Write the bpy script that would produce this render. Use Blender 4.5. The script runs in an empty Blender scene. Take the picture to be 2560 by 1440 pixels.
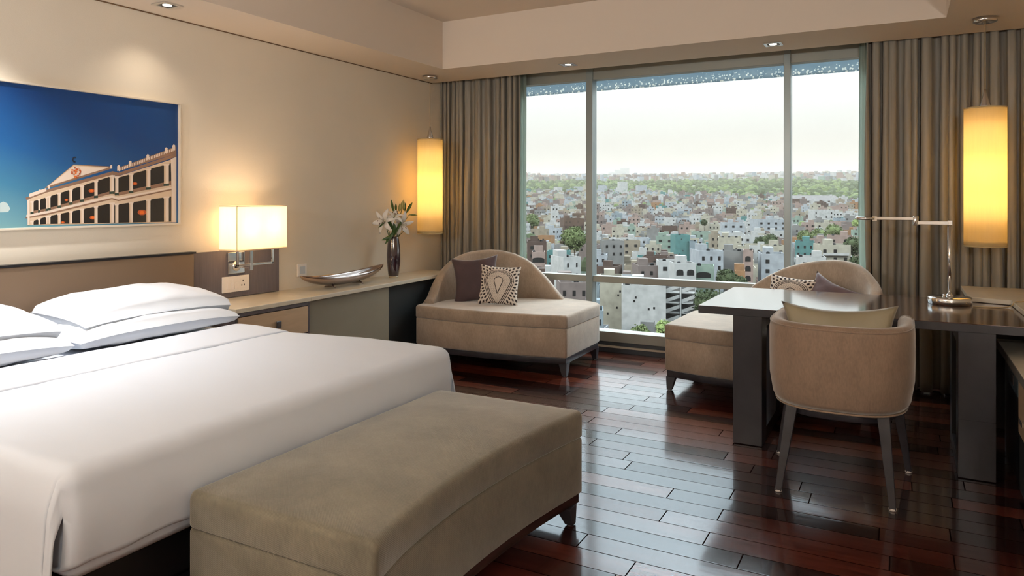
import bpy, bmesh, math, random
import numpy as np
from mathutils import Vector, Matrix, noise
R0 = random.Random(7)
sc = bpy.context.scene
COL = sc.collection
pi = math.pi

# ------------------------------------------------------------------ camera, world, exposure
F_PX, YAW, HOR, EYE = 1810.0, math.radians(28.3), 501.5, 1.35
cam = bpy.data.cameras.new('camera'); camo = bpy.data.objects.new('camera', cam); COL.objects.link(camo)
camo.location = (0, 0, EYE); camo.rotation_euler = (pi/2, 0, YAW)
cam.sensor_width = 36; cam.sensor_fit = 'HORIZONTAL'; cam.lens = 36*F_PX/2560
cam.shift_y = -(720-HOR)/2560; cam.clip_start = .05; cam.clip_end = 20000
sc.camera = camo
vs = sc.view_settings
vs.view_transform = 'Standard'; vs.look = 'None'; vs.gamma = 1; vs.use_curve_mapping = False
vs.exposure = 0.15
sc.cycles.use_denoising = True
sc.cycles.max_bounces = 8; sc.cycles.diffuse_bounces = 5; sc.cycles.glossy_bounces = 4
sc.cycles.transparent_max_bounces = 12; sc.cycles.volume_bounces = 0
sc.cycles.sample_clamp_indirect = 4; sc.cycles.caustics_reflective = False; sc.cycles.caustics_refractive = False

def lin(h):
    h = h.lstrip('#'); r = []
    for i in (0, 2, 4):
        c = int(h[i:i+2], 16)/255
        r.append(c/12.92 if c <= .04045 else ((c+.055)/1.055)**2.4)
    return (r[0], r[1], r[2], 1)

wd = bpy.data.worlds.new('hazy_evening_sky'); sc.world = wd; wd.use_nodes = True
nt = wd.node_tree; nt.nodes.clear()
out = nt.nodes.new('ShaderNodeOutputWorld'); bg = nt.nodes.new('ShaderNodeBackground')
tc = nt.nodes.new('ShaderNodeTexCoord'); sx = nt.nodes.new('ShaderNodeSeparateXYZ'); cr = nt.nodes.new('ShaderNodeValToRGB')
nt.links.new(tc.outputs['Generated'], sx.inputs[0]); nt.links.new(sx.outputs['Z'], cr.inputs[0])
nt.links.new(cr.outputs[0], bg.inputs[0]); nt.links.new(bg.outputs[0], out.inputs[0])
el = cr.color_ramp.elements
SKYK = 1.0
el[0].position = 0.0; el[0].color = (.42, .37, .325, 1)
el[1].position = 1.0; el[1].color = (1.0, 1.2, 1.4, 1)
for p, c in ((.03, (.53, .48, .42)), (.08, (.68, .64, .59)), (.13, (.86, .86, .83)), (.2, (1.4, 1.5, 1.55)), (.28, (1.45, 1.65, 1.8)), (.39, (1.55, 1.82, 2.05)), (.47, (3.8, 4.4, 4.9)), (.58, (14, 15.4, 16.4)), (.76, (7, 8, 8.6))):  # unseen upper band brightened to light the room, zenith kept dim
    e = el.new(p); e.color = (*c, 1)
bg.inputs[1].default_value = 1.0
sun = bpy.data.lights.new('low_sun', 'SUN'); sun.energy = 1.5; sun.angle = math.radians(6); sun.color = (1, .82, .64)
suno = bpy.data.objects.new('low_sun', sun); COL.objects.link(suno); suno.rotation_euler = (math.radians(58), 0, math.radians(-38))
suno.location = (-30, -30, 60)

# ------------------------------------------------------------------ materials
def mat(name, color, rough=.5, metal=0, spec=.5, coat=0, coat_r=.05, sheen=0, emit=None, es=0,
        noise_amt=0, noise_scale=8, bump=0, bump_scale=60, stretch=None, trans=0, sub=0):
    m = bpy.data.materials.new(name); m.use_nodes = True
    n = m.node_tree.nodes; l = m.node_tree.links; b = n['Principled BSDF']
    b.inputs['Base Color'].default_value = color; b.inputs['Roughness'].default_value = rough
    b.inputs['Metallic'].default_value = metal; b.inputs['Specular IOR Level'].default_value = spec
    b.inputs['Coat Weight'].default_value = coat; b.inputs['Coat Roughness'].default_value = coat_r
    b.inputs['Sheen Weight'].default_value = sheen; b.inputs['Sheen Roughness'].default_value = .4
    b.inputs['Transmission Weight'].default_value = trans
    if sheen: b.inputs['Sheen Tint'].default_value = (1, .97, .92, 1)
    if emit is not None:
        b.inputs['Emission Color'].default_value = emit; b.inputs['Emission Strength'].default_value = es
    t = n.new('ShaderNodeTexCoord'); mp = n.new('ShaderNodeMapping'); l.new(t.outputs['Object'], mp.inputs[0])
    if stretch: mp.inputs['Scale'].default_value = stretch
    if noise_amt:
        nz = n.new('ShaderNodeTexNoise'); nz.inputs['Scale'].default_value = noise_scale; nz.inputs['Detail'].default_value = 5
        l.new(mp.outputs[0], nz.inputs['Vector'])
        mx = n.new('ShaderNodeMix'); mx.data_type = 'RGBA'
        mx.inputs[6].default_value = tuple(c*(1-noise_amt) for c in color[:3])+(1,)
        mx.inputs[7].default_value = tuple(min(1, c*(1+noise_amt)) for c in color[:3])+(1,)
        rp = n.new('ShaderNodeMapRange'); rp.inputs[1].default_value = .3; rp.inputs[2].default_value = .7
        l.new(nz.outputs[0], rp.inputs[0]); l.new(rp.outputs[0], mx.inputs[0]); l.new(mx.outputs[2], b.inputs['Base Color'])
    if bump:
        nb = n.new('ShaderNodeTexNoise'); nb.inputs['Scale'].default_value = bump_scale; nb.inputs['Detail'].default_value = 4
        l.new(mp.outputs[0], nb.inputs['Vector'])
        bp = n.new('ShaderNodeBump'); bp.inputs['Strength'].default_value = bump; bp.inputs['Distance'].default_value = .01
        l.new(nb.outputs[0], bp.inputs['Height']); l.new(bp.outputs[0], b.inputs['Normal'])
    return m

M = {}
M['wall'] = mat('beige_wallcovering', lin('#ddd2c0'), .75, spec=.2, bump=.08, bump_scale=220, noise_amt=.02, noise_scale=2)
M['ceil'] = mat('ceiling_paint', lin('#ddcfbf'), .85, spec=.15)
M['stone'] = mat('cream_stone_top', lin('#d8cdb8'), .28, noise_amt=.06, noise_scale=9)
M['espresso'] = mat('espresso_wood', lin('#302e32'), .34, spec=.45, noise_amt=.25, noise_scale=6, stretch=(1, 14, 1))
M['espresso_v'] = mat('espresso_wood_panel', lin('#5d5558'), .42, noise_amt=.14, noise_scale=5, stretch=(1, 16, 1))
M['desk_top'] = mat('polished_desk_top', lin('#4a2c20'), .16, spec=.7, coat=.8, coat_r=.1, noise_amt=.3, noise_scale=5, stretch=(1, 14, 1))
M['black'] = mat('black_lacquer', lin('#15151a'), .35)
M['drawer'] = mat('pale_sycamore', lin('#c2a687'), .4, noise_amt=.07, noise_scale=7, stretch=(1, 1, 6))
M['backpanel'] = mat('olive_grey_panel', lin('#8d8574'), .45, noise_amt=.04, noise_scale=3)
M['teal_dark'] = mat('dark_charcoal_panel', lin('#24292b'), .5)
M['headboard'] = mat('tan_leather', lin('#75604c'), .5, sheen=.1, bump=.03, bump_scale=200)
M['chrome'] = mat('polished_chrome', (.82, .82, .82, 1), .08, metal=1)
M['nickel'] = mat('nickel', (.72, .68, .64, 1), .16, metal=1)
M['silver_bowl'] = mat('polished_silver', (.46, .38, .35, 1), .16, metal=1)
M['white_plastic'] = mat('white_plastic', lin('#ece4dc'), .35)
M['grey_plastic'] = mat('grey_plastic', lin('#c4c8cc'), .4)
M['dark_plastic'] = mat('dark_plastic', lin('#3a2e28'), .5)
M['linen'] = mat('white_bed_linen', (.76, .80, .87, 1), .8, spec=.2, sheen=.1, bump=.05, bump_scale=9)
M['pillow'] = mat('white_pillow_cotton', (.82, .85, .90, 1), .8, spec=.2, bump=.12, bump_scale=7)
M['alu'] = mat('window_aluminium', lin('#94948c'), .35, metal=.25)
M['alu_cool'] = mat('window_aluminium_satin', lin('#8d9696'), .3, metal=.4)
M['plinth'] = mat('dark_plinth_paint', lin('#3a3c40'), .4)
M['cream_paint'] = mat('sill_cream_paint', lin('#b5aa9a'), .5)
M['plum'] = mat('plum_velvet', lin('#473537'), .75, sheen=.35, bump=.15, bump_scale=40, noise_amt=.12, noise_scale=9)
M['plum2'] = mat('mauve_velvet', lin('#5e4a4e'), .75, sheen=.4, bump=.15, bump_scale=40, noise_amt=.1, noise_scale=9)
M['olive_cushion'] = mat('olive_silk', lin('#8f836a'), .55, sheen=.3, noise_amt=.1, noise_scale=6, bump=.1, bump_scale=90)
M['vase'] = mat('aubergine_glass', lin('#2c1a24'), .06, spec=.8, coat=1)
M['vase_foot'] = mat('clear_glass_foot', lin('#b9a98e'), .05, spec=.8)
M['petal'] = mat('white_lily_petal', lin('#f3ede4'), .6, sub=.2)
M['bud'] = mat('pale_green_lily_bud', lin('#a8a263'), .6)
M['leaf'] = mat('lily_leaf_green', lin('#3f5a24'), .45)
M['stem'] = mat('lily_stem_green', lin('#2f4a22'), .5)
M['anther'] = mat('lily_anther_brown', lin('#5a2c18'), .7)
M['seam'] = mat('seam_shadow_thread', lin('#6a5844'), .8)
M['cord'] = mat('tan_flex', lin('#b8a078'), .5)
M['glide'] = mat('white_glide', lin('#d8d0c8'), .5)

def velvet(name, c, nap=.16, weave=0):
    m = mat(name, c, .78, spec=.2, sheen=.6, noise_amt=nap, noise_scale=4.5, bump=.10, bump_scale=14)
    n = m.node_tree.nodes; l = m.node_tree.links; b = n['Principled BSDF']
    t = n.new('ShaderNodeTexCoord'); mp = n.new('ShaderNodeMapping'); mp.inputs['Scale'].default_value = (1, 1, .35); l.new(t.outputs['Object'], mp.inputs[0])
    f = n.new('ShaderNodeTexNoise'); f.inputs['Scale'].default_value = 140; f.inputs['Detail'].default_value = 3; l.new(mp.outputs[0], f.inputs[0])
    g = n.new('ShaderNodeTexNoise'); g.inputs['Scale'].default_value = 16; g.inputs['Detail'].default_value = 6; g.inputs['Roughness'].default_value = .7; l.new(mp.outputs[0], g.inputs[0])
    ad = n.new('ShaderNodeMath'); ad.operation = 'ADD'; l.new(f.outputs[0], ad.inputs[0]); l.new(g.outputs[0], ad.inputs[1])
    mr = n.new('ShaderNodeMapRange'); mr.inputs[1].default_value = .7; mr.inputs[2].default_value = 1.3; mr.inputs[3].default_value = .86; mr.inputs[4].default_value = 1.14; l.new(ad.outputs[0], mr.inputs[0])
    sc_ = n.new('ShaderNodeVectorMath'); sc_.operation = 'SCALE'; old = b.inputs['Base Color'].links[0].from_socket; l.new(old, sc_.inputs[0]); l.new(mr.outputs[0], sc_.inputs['Scale']); l.new(sc_.outputs[0], b.inputs['Base Color'])
    if weave:
        w = n.new('ShaderNodeTexWave'); w.inputs['Scale'].default_value = weave
        w.wave_type = 'BANDS'; w.bands_direction = 'DIAGONAL'; w.inputs['Distortion'].default_value = .4
        l.new(t.outputs['Object'], w.inputs[0])
        bp = n.new('ShaderNodeBump'); bp.inputs['Strength'].default_value = .35; bp.inputs['Distance'].default_value = .002
        old = b.inputs['Normal'].links[0].from_socket
        l.new(w.outputs[1], bp.inputs['Height']); l.new(old, bp.inputs['Normal']); l.new(bp.outputs[0], b.inputs['Normal'])
    return m
M['velvet'] = velvet('taupe_velvet', lin('#a39180'))
M['velvet_chair'] = velvet('tan_velvet', lin('#8a7361'), .12)
M['velvet_bench'] = velvet('olive_taupe_velvet', lin('#756d5d'), .22, weave=110)

def mat_floor():
    m = bpy.data.materials.new('dark_merbau_planks'); m.use_nodes = True
    n = m.node_tree.nodes; l = m.node_tree.links; b = n['Principled BSDF']
    t = n.new('ShaderNodeTexCoord'); s = n.new('ShaderNodeSeparateXYZ'); l.new(t.outputs['Object'], s.inputs[0])
    def mt(op, a, bb=None):
        q = n.new('ShaderNodeMath'); q.operation = op
        for i, v in enumerate((a, bb)):
            if v is None: continue
            if isinstance(v, (int, float)): q.inputs[i].default_value = v
            else: l.new(v, q.inputs[i])
        return q.outputs[0]
    W, L = .124, .86
    ry = mt('DIVIDE', s.outputs['Y'], W); row = mt('FLOOR', ry); fy = mt('FRACT', ry)
    wn = n.new('ShaderNodeTexWhiteNoise'); wn.noise_dimensions = '1D'; l.new(row, wn.inputs['W'])
    rx = mt('ADD', mt('DIVIDE', s.outputs['X'], L), mt('MULTIPLY', wn.outputs['Value'], 7.3))
    colm = mt('FLOOR', rx); fx = mt('FRACT', rx)
    cx = n.new('ShaderNodeCombineXYZ'); l.new(row, cx.inputs[0]); l.new(colm, cx.inputs[1])
    w2 = n.new('ShaderNodeTexWhiteNoise'); w2.noise_dimensions = '3D'; l.new(cx.outputs[0], w2.inputs[0])
    rp = n.new('ShaderNodeValToRGB'); e = rp.color_ramp.elements
    e[0].color = lin('#24120e'); e[1].color = lin('#7a3e2b')
    for p, c in ((.25, '#331914'), (.55, '#4d251d'), (.8, '#632f22')):
        q = e.new(p); q.color = lin(c)
    l.new(w2.outputs['Value'], rp.inputs[0])
    mp = n.new('ShaderNodeMapping'); mp.inputs['Scale'].default_value = (1.4, 13, 1); l.new(t.outputs['Object'], mp.inputs[0])
    va = n.new('ShaderNodeVectorMath'); va.operation = 'ADD'; l.new(mp.outputs[0], va.inputs[0]); l.new(w2.outputs['Color'], va.inputs[1])
    nz = n.new('ShaderNodeTexNoise'); nz.inputs['Scale'].default_value = 3; nz.inputs['Detail'].default_value = 7; l.new(va.outputs[0], nz.inputs[0])
    mr = n.new('ShaderNodeMapRange'); mr.inputs[1].default_value = .3; mr.inputs[2].default_value = .7; mr.inputs[3].default_value = .45; mr.inputs[4].default_value = 1.25
    l.new(nz.outputs[0], mr.inputs[0])
    mul = n.new('ShaderNodeVectorMath'); mul.operation = 'SCALE'; l.new(rp.outputs[0], mul.inputs[0]); l.new(mr.outputs[0], mul.inputs['Scale'])
    ey = mt('MINIMUM', fy, mt('SUBTRACT', 1, fy)); ex = mt('MINIMUM', fx, mt('SUBTRACT', 1, fx))
    gy = mt('LESS_THAN', ey, .016); gx = mt('LESS_THAN', ex, .0030); g = mt('MAXIMUM', gy, gx)
    mx = n.new('ShaderNodeMix'); mx.data_type = 'RGBA'; l.new(g, mx.inputs[0]); l.new(mul.outputs[0], mx.inputs[6]); mx.inputs[7].default_value = lin('#140a08')
    l.new(mx.outputs[2], b.inputs['Base Color'])
    b.inputs['Roughness'].default_value = .2; b.inputs['Specular IOR Level'].default_value = .5
    cw_ = mt('MULTIPLY', mt('MULTIPLY_ADD', w2.outputs['Color'], .42), mt('SUBTRACT', 1, g)); cw_.node.inputs[0].links[0].from_node.inputs[2].default_value = .58; l.new(cw_, b.inputs['Coat Weight']); sp_ = mt('MULTIPLY', mt('SUBTRACT', 1, g), .35); l.new(sp_, b.inputs['Specular IOR Level']); b.inputs['Coat IOR'].default_value = 1.5; rr_ = mt('MULTIPLY_ADD', w2.outputs['Value'], .10); rr_.node.inputs[2].default_value = .05; l.new(rr_, b.inputs['Coat Roughness'])
    # each plank lies at a very slightly different tilt, with bevelled joints
    nb = n.new('ShaderNodeTexNoise'); nb.inputs['Scale'].default_value = 2.2
    l.new(va.outputs[0], nb.inputs[0])
    gs = mt('MULTIPLY', mt('MINIMUM', mt('MULTIPLY', ey, 25), 1), .12)
    h = mt('ADD', mt('ADD', gs, mt('MULTIPLY', nb.outputs[0], .25)), mt('MULTIPLY', mt('MULTIPLY', w2.outputs['Value'], fy), .5))
    bp = n.new('ShaderNodeBump'); bp.inputs['Strength'].default_value = .30; bp.inputs['Distance'].default_value = .0025
    l.new(h, bp.inputs['Height']); l.new(bp.outputs[0], b.inputs['Normal']); l.new(bp.outputs[0], b.inputs['Coat Normal'])
    return m
M['floor'] = mat_floor()

def mat_shade(name, col, tr_col, trans=.55):
    m = bpy.data.materials.new(name); m.use_nodes = True
    n = m.node_tree.nodes; l = m.node_tree.links; n.clear()
    o = n.new('ShaderNodeOutputMaterial'); d = n.new('ShaderNodeBsdfDiffuse'); t = n.new('ShaderNodeBsdfTranslucent'); mx = n.new('ShaderNodeMixShader')
    d.inputs[0].default_value = col; t.inputs[0].default_value = tr_col; mx.inputs[0].default_value = trans
    tc = n.new('ShaderNodeTexCoord'); mp = n.new('ShaderNodeMapping'); mp.inputs['Scale'].default_value = (60, 60, 3); nz = n.new('ShaderNodeTexNoise')
    nz.inputs['Scale'].default_value = 2; l.new(tc.outputs['Object'], mp.inputs[0]); l.new(mp.outputs[0], nz.inputs[0])
    c2 = n.new('ShaderNodeMix'); c2.data_type = 'RGBA'; c2.inputs[6].default_value = tuple(x*.86 for x in tr_col[:3])+(1,); c2.inputs[7].default_value = tr_col
    l.new(nz.outputs[0], c2.inputs[0]); l.new(c2.outputs[2], t.inputs[0])
    l.new(d.outputs[0], mx.inputs[1]); l.new(t.outputs[0], mx.inputs[2]); l.new(mx.outputs[0], o.inputs[0])
    return m
M['shade_box'] = mat_shade('linen_lampshade', lin('#f4ead8'), (1, .95, .84, 1), .75)
M['shade_tube'] = mat_shade('amber_silk_shade', lin('#f0e2c2'), (1, .90, .62, 1), .6)
M['shade_fabric'] = mat_shade('curtain_silk', lin('#857763'), lin('#6f6a58'), .14)
M['sheer'] = mat_shade('sheer_voile', lin('#b9c2b8'), lin('#cfd8d0'), .6)

def mat_curtain():
    m = mat('taupe_silk_curtain', lin('#8d867a'), .40, spec=.4, sheen=.5, noise_amt=.12, noise_scale=3, stretch=(8, 8, .6), bump=.06, bump_scale=60)
    n = m.node_tree.nodes; l = m.node_tree.links; b = n['Principled BSDF']; o = n['Material Output']
    t = n.new('ShaderNodeBsdfTranslucent'); t.inputs[0].default_value = lin('#5f5e4e'); mx = n.new('ShaderNodeMixShader'); mx.inputs[0].default_value = .1
    l.new(b.outputs[0], mx.inputs[1]); l.new(t.outputs[0], mx.inputs[2]); l.new(mx.outputs[0], o.inputs[0])
    return m
M['curtain'] = mat_curtain()

def mat_glass(name='window_glass', tint=(.95, .975, .97, 1), refl=.25):
    m = bpy.data.materials.new(name); m.use_nodes = True
    n = m.node_tree.nodes; l = m.node_tree.links; n.clear()
    o = n.new('ShaderNodeOutputMaterial'); t = n.new('ShaderNodeBsdfTransparent'); g = n.new('ShaderNodeBsdfGlossy'); mx = n.new('ShaderNodeMixShader'); f = n.new('ShaderNodeFresnel')
    t.inputs[0].default_value = tint; g.inputs['Roughness'].default_value = .02; f.inputs[0].default_value = 1.45
    k = n.new('ShaderNodeMath'); k.operation = 'MULTIPLY'; k.inputs[1].default_value = refl; l.new(f.outputs[0], k.inputs[0])
    l.new(k.outputs[0], mx.inputs[0]); l.new(t.outputs[0], mx.inputs[1]); l.new(g.outputs[0], mx.inputs[2]); l.new(mx.outputs[0], o.inputs[0])
    return m
M['glass'] = mat_glass()

def mat_thin():
    m = mat_shade('thin_diffuser_film', lin('#f4ead8'), (1, .95, .84, 1), .85); n = m.node_tree.nodes; l = m.node_tree.links
    o = [q for q in n if q.type == 'OUTPUT_MATERIAL'][0]; src = o.inputs[0].links[0].from_socket; tr = n.new('ShaderNodeBsdfTransparent'); mx = n.new('ShaderNodeMixShader'); mx.inputs[0].default_value = .28
    l.new(src, mx.inputs[1]); l.new(tr.outputs[0], mx.inputs[2]); l.new(mx.outputs[0], o.inputs[0]); return m
M['thin'] = mat_thin()
def emis(name, col, s):
    m = bpy.data.materials.new(name); m.use_nodes = True
    b = m.node_tree.nodes['Principled BSDF']; b.inputs['Base Color'].default_value = col
    b.inputs['Emission Color'].default_value = col; b.inputs['Emission Strength'].default_value = s
    return m
M['lamp_face'] = emis('downlight_lens', (1, .86, .66, 1), 9)
M['bulb'] = emis('warm_bulb', (1, .72, .42, 1), 14)

def mat_attr(name, attr='col', rough=.8):
    m = bpy.data.materials.new(name); m.use_nodes = True
    n = m.node_tree.nodes; a = n.new('ShaderNodeAttribute'); a.attribute_name = attr
    b = n['Principled BSDF']; b.inputs['Roughness'].default_value = rough; b.inputs['Specular IOR Level'].default_value = .1
    m.node_tree.links.new(a.outputs['Color'], b.inputs['Base Color'])
    return m

# ------------------------------------------------------------------ mesh builder
class MB:
    def __init__(s): s.v = []; s.f = []; s.m = []; s.mi = 0; s.sm = []; s.smooth = False
    def add(s, vs_, fs, mi=None, smooth=None):
        o = len(s.v); s.v.extend([tuple(q) for q in vs_])
        for f in fs:
            s.f.append([i+o for i in f]); s.m.append(s.mi if mi is None else mi); s.sm.append(s.smooth if smooth is None else smooth)
    def box(s, x0, x1, y0, y1, z0, z1, mi=None):
        if x0 > x1: x0, x1 = x1, x0
        if y0 > y1: y0, y1 = y1, y0
        if z0 > z1: z0, z1 = z1, z0
        s.add([(x0, y0, z0), (x1, y0, z0), (x1, y1, z0), (x0, y1, z0), (x0, y0, z1), (x1, y0, z1), (x1, y1, z1), (x0, y1, z1)],
              [(0, 3, 2, 1), (4, 5, 6, 7), (0, 1, 5, 4), (1, 2, 6, 5), (2, 3, 7, 6), (3, 0, 4, 7)], mi)
        return s
    def rbox(s, cx, cy, ang, w, d, z0, z1, mi=None):
        c, n_ = math.cos(ang), math.sin(ang); P = []
        for z in (z0, z1):
            for a, b in ((-1, -1), (1, -1), (1, 1), (-1, 1)):
                x, y = a*w/2, b*d/2; P.append((cx+x*c-y*n_, cy+x*n_+y*c, z))
        s.add(P, [(0, 3, 2, 1), (4, 5, 6, 7), (0, 1, 5, 4), (1, 2, 6, 5), (2, 3, 7, 6), (3, 0, 4, 7)], mi); return s
    def frustum(s, q0, q1, mi=None):       # two quads of 4 points (bottom, top)
        s.add(list(q0)+list(q1), [(0, 3, 2, 1), (4, 5, 6, 7), (0, 1, 5, 4), (1, 2, 6, 5), (2, 3, 7, 6), (3, 0, 4, 7)], mi); return s
    def loft(s, rings, close=True, cap0=True, cap1=True, mi=None, smooth=True):
        n_ = len(rings[0]); V = [p for r in rings for p in r]; Fs = []
        for i in range(len(rings)-1):
            for j in range(n_ if close else n_-1):
                k = (j+1) % n_; Fs.append((i*n_+j, i*n_+k, (i+1)*n_+k, (i+1)*n_+j))
        if cap0: Fs.append(tuple(reversed(range(n_))))
        if cap1: Fs.append(tuple(range((len(rings)-1)*n_, len(rings)*n_)))
        s.add(V, Fs, mi, smooth); return s
    def tube(s, path, r, n_=10, mi=None):
        rings = []; P = [Vector(p) for p in path]
        up = Vector((0, 0, 1))
        for i, p in enumerate(P):
            t = (P[min(i+1, len(P)-1)]-P[max(i-1, 0)]).normalized()
            a = t.cross(up)
            if a.length < 1e-3: a = t.cross(Vector((1, 0, 0)))
            a.normalize(); b = t.cross(a).normalized(); rr = r[i] if isinstance(r, (list, tuple)) else r
            rings.append([p+a*rr*math.cos(2*pi*k/n_)+b*rr*math.sin(2*pi*k/n_) for k in range(n_)])
        return s.loft(rings, mi=mi)
    def lathe(s, cx, cy, prof, n_=40, mi=None, cap0=True, cap1=True, smooth=True):
        rings = [[(cx+r*math.cos(2*pi*k/n_), cy+r*math.sin(2*pi*k/n_), z) for k in range(n_)] for r, z in prof]
        return s.loft(rings, cap0=cap0, cap1=cap1, mi=mi, smooth=smooth)
    def grid(s, fn, nu, nv, mi=None, smooth=True):
        V = [fn(i/nu, j/nv) for i in range(nu+1) for j in range(nv+1)]
        s.add(V, [(i*(nv+1)+j, (i+1)*(nv+1)+j, (i+1)*(nv+1)+j+1, i*(nv+1)+j+1) for i in range(nu) for j in range(nv)], mi, smooth); return s
    def build(s, name, mats, parent=None, bevel=0, solid=0, sub=0, fix=True, seg=2):
        if not isinstance(mats, (list, tuple)): mats = [mats]
        me = bpy.data.meshes.new(name); o = bpy.data.objects.new(name, me); COL.objects.link(o)
        off = Vector((0, 0, 0))
        if parent is not None:
            p = parent
            while p is not None: off += Vector(p.location); p = p.parent
        me.from_pydata([(v[0]-off.x, v[1]-off.y, v[2]-off.z) for v in s.v], [], s.f)
        for m in mats: me.materials.append(m)
        me.polygons.foreach_set('material_index', s.m); me.polygons.foreach_set('use_smooth', s.sm); me.update()
        if fix:
            bm = bmesh.new(); bm.from_mesh(me); bmesh.ops.recalc_face_normals(bm, faces=bm.faces); bm.to_mesh(me); bm.free()
        if parent is not None: o.parent = parent
        if bevel:
            b = o.modifiers.new('bevel', 'BEVEL'); b.width = bevel; b.segments = seg; b.limit_method = 'ANGLE'; b.angle_limit = .6
            b.harden_normals = False
        if solid:
            q = o.modifiers.new('solid', 'SOLIDIFY'); q.thickness = solid; q.offset = 0
        if sub:
            q = o.modifiers.new('sub', 'SUBSURF'); q.levels = sub; q.render_levels = sub
        return o

def tag(o, label, cat, group=None, kind=None):
    if label: o['label'] = label
    if cat: o['category'] = cat
    if group: o['group'] = group
    if kind: o['kind'] = kind
    return o
def thing(name, loc, label, cat, group=None):
    o = bpy.data.objects.new(name, None); COL.objects.link(o); o.location = loc; o.empty_display_size = .1
    return tag(o, label, cat, group)
def struct(o): o['kind'] = 'structure'; return o
def light(name, kind, loc, parent, energy, color, **k):
    L = bpy.data.lights.new(name, kind); L.energy = energy; L.color = color
    for a, b in k.items(): setattr(L, a, b)
    o = bpy.data.objects.new(name, L); COL.objects.link(o)
    off = Vector((0, 0, 0)); p = parent
    while p is not None: off += Vector(p.location); p = p.parent
    o.location = Vector(loc)-off; o.parent = parent
    return o

def round_poly(pts, rad, seg=5):
    out = []; n_ = len(pts)
    for i in range(n_):
        p, a, b = Vector(pts[i]), Vector(pts[i-1]), Vector(pts[(i+1) % n_]); r = rad[i] if isinstance(rad, (list, tuple)) else rad
        if r <= 0: out.append(tuple(p)); continue
        u, w = (a-p), (b-p); r_ = min(r, u.length*.45, w.length*.45); u.normalize(); w.normalize()
        p0, p1 = p+u*r_, p+w*r_
        for k in range(seg+1):
            t = k/seg; q = p0*(1-t)**2+p*2*t*(1-t)+p1*t*t; out.append((q.x, q.y))
    return out
def inset(poly, d):
    n_ = len(poly); out = []
    area = sum(poly[i-1][0]*poly[i][1]-poly[i][0]*poly[i-1][1] for i in range(n_))
    sg = 1 if area > 0 else -1
    for i in range(n_):
        p = Vector(poly[i]); a = Vector(poly[i-1]); b = Vector(poly[(i+1) % n_])
        t1 = (p-a); t2 = (b-p)
        if t1.length < 1e-6: t1 = t2
        if t2.length < 1e-6: t2 = t1
        t1.normalize(); t2.normalize()
        n1 = Vector((-t1.y, t1.x))*sg; n2 = Vector((-t2.y, t2.x))*sg; nn = (n1+n2)
        if nn.length < 1e-6: nn = n1
        nn.normalize(); k = d/max(.5, nn.dot(n1)); q = p+nn*k; out.append((q.x, q.y))
    return out
def slab(mb, poly, z0, z1, rt=.02, rb=.005, mi=None, dome=0.0, spine=None):
    rings = []
    def R(d, z): rings.append([(x, y, z) for x, y in inset(poly, d)])
    if rb: R(rb, z0); R(0, z0+rb)
    else: R(0, z0)
    for k in range(5):
        a = k/4*pi/2; R(rt*(1-math.cos(a)), z1-rt+rt*math.sin(a))
    mb.loft(rings, mi=mi); mb.sm[-1] = False; return mb

def catmull(c, n_):
    c = [Vector(q) for q in c]; c = [c[0]*2-c[1]]+c+[c[-1]*2-c[-2]]; o = []
    for i in range(1, len(c)-2):
        for k in range(n_):
            t = k/n_; a, b, d, e = c[i-1:i+3]
            o.append(.5*((2*b)+(d-a)*t+(2*a-5*b+4*d-e)*t*t+(3*b-a-3*d+e)*t**3))
    o.append(c[-2]); return o

# ------------------------------------------------------------------ room shell
XL, XR, YB, YS, HS, HT = -4.017, 1.25, -1.8, 5.82, 2.49, 2.90     # left wall, right wall, back wall, curtain pocket edge, soffit, tray
YW = 6.12
s_ = MB(); s_.box(XL-.1, XR+.1, YB-.1, 6.35, -.12, 0); struct(s_.build('floor', M['floor']))
s_ = MB(); s_.box(XL-.12, XL, YB, 6.35, 0, 3.0); struct(s_.build('wall_left', M['wall']))
s_ = MB(); s_.box(XR, XR+.12, YB, 6.35, 0, 3.0); struct(s_.build('wall_right', M['wall']))
s_ = MB(); s_.box(XL-.12, XR+.12, YB-.12, YB, 0, 3.0); struct(s_.build('wall_back', M['wall']))
c_ = MB()
TX0, TX1, TY0, TY1 = -3.508, .244, -1.2, 5.245
c_.box(TX0, TX1, TY0, TY1, HT, HT+.1)
for b in ((XL, TX0, YB, YS), (TX1, XR, YB, YS), (TX0, TX1, YB, TY0), (TX0, TX1, TY1, YS)): c_.box(*b, HS, HT+.1)
c_.box(XL, XR, YS, 6.35, 2.66, HT+.1)
struct(c_.build('ceiling', M['ceil']))
t_ = MB(); t_.box(XL+.0005, XL+.006, YB, YS, HS-.007, HS-.001); struct(t_.build('trim_1', mat('shadow_gap_metal', lin('#6d5238'), .5)))

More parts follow.
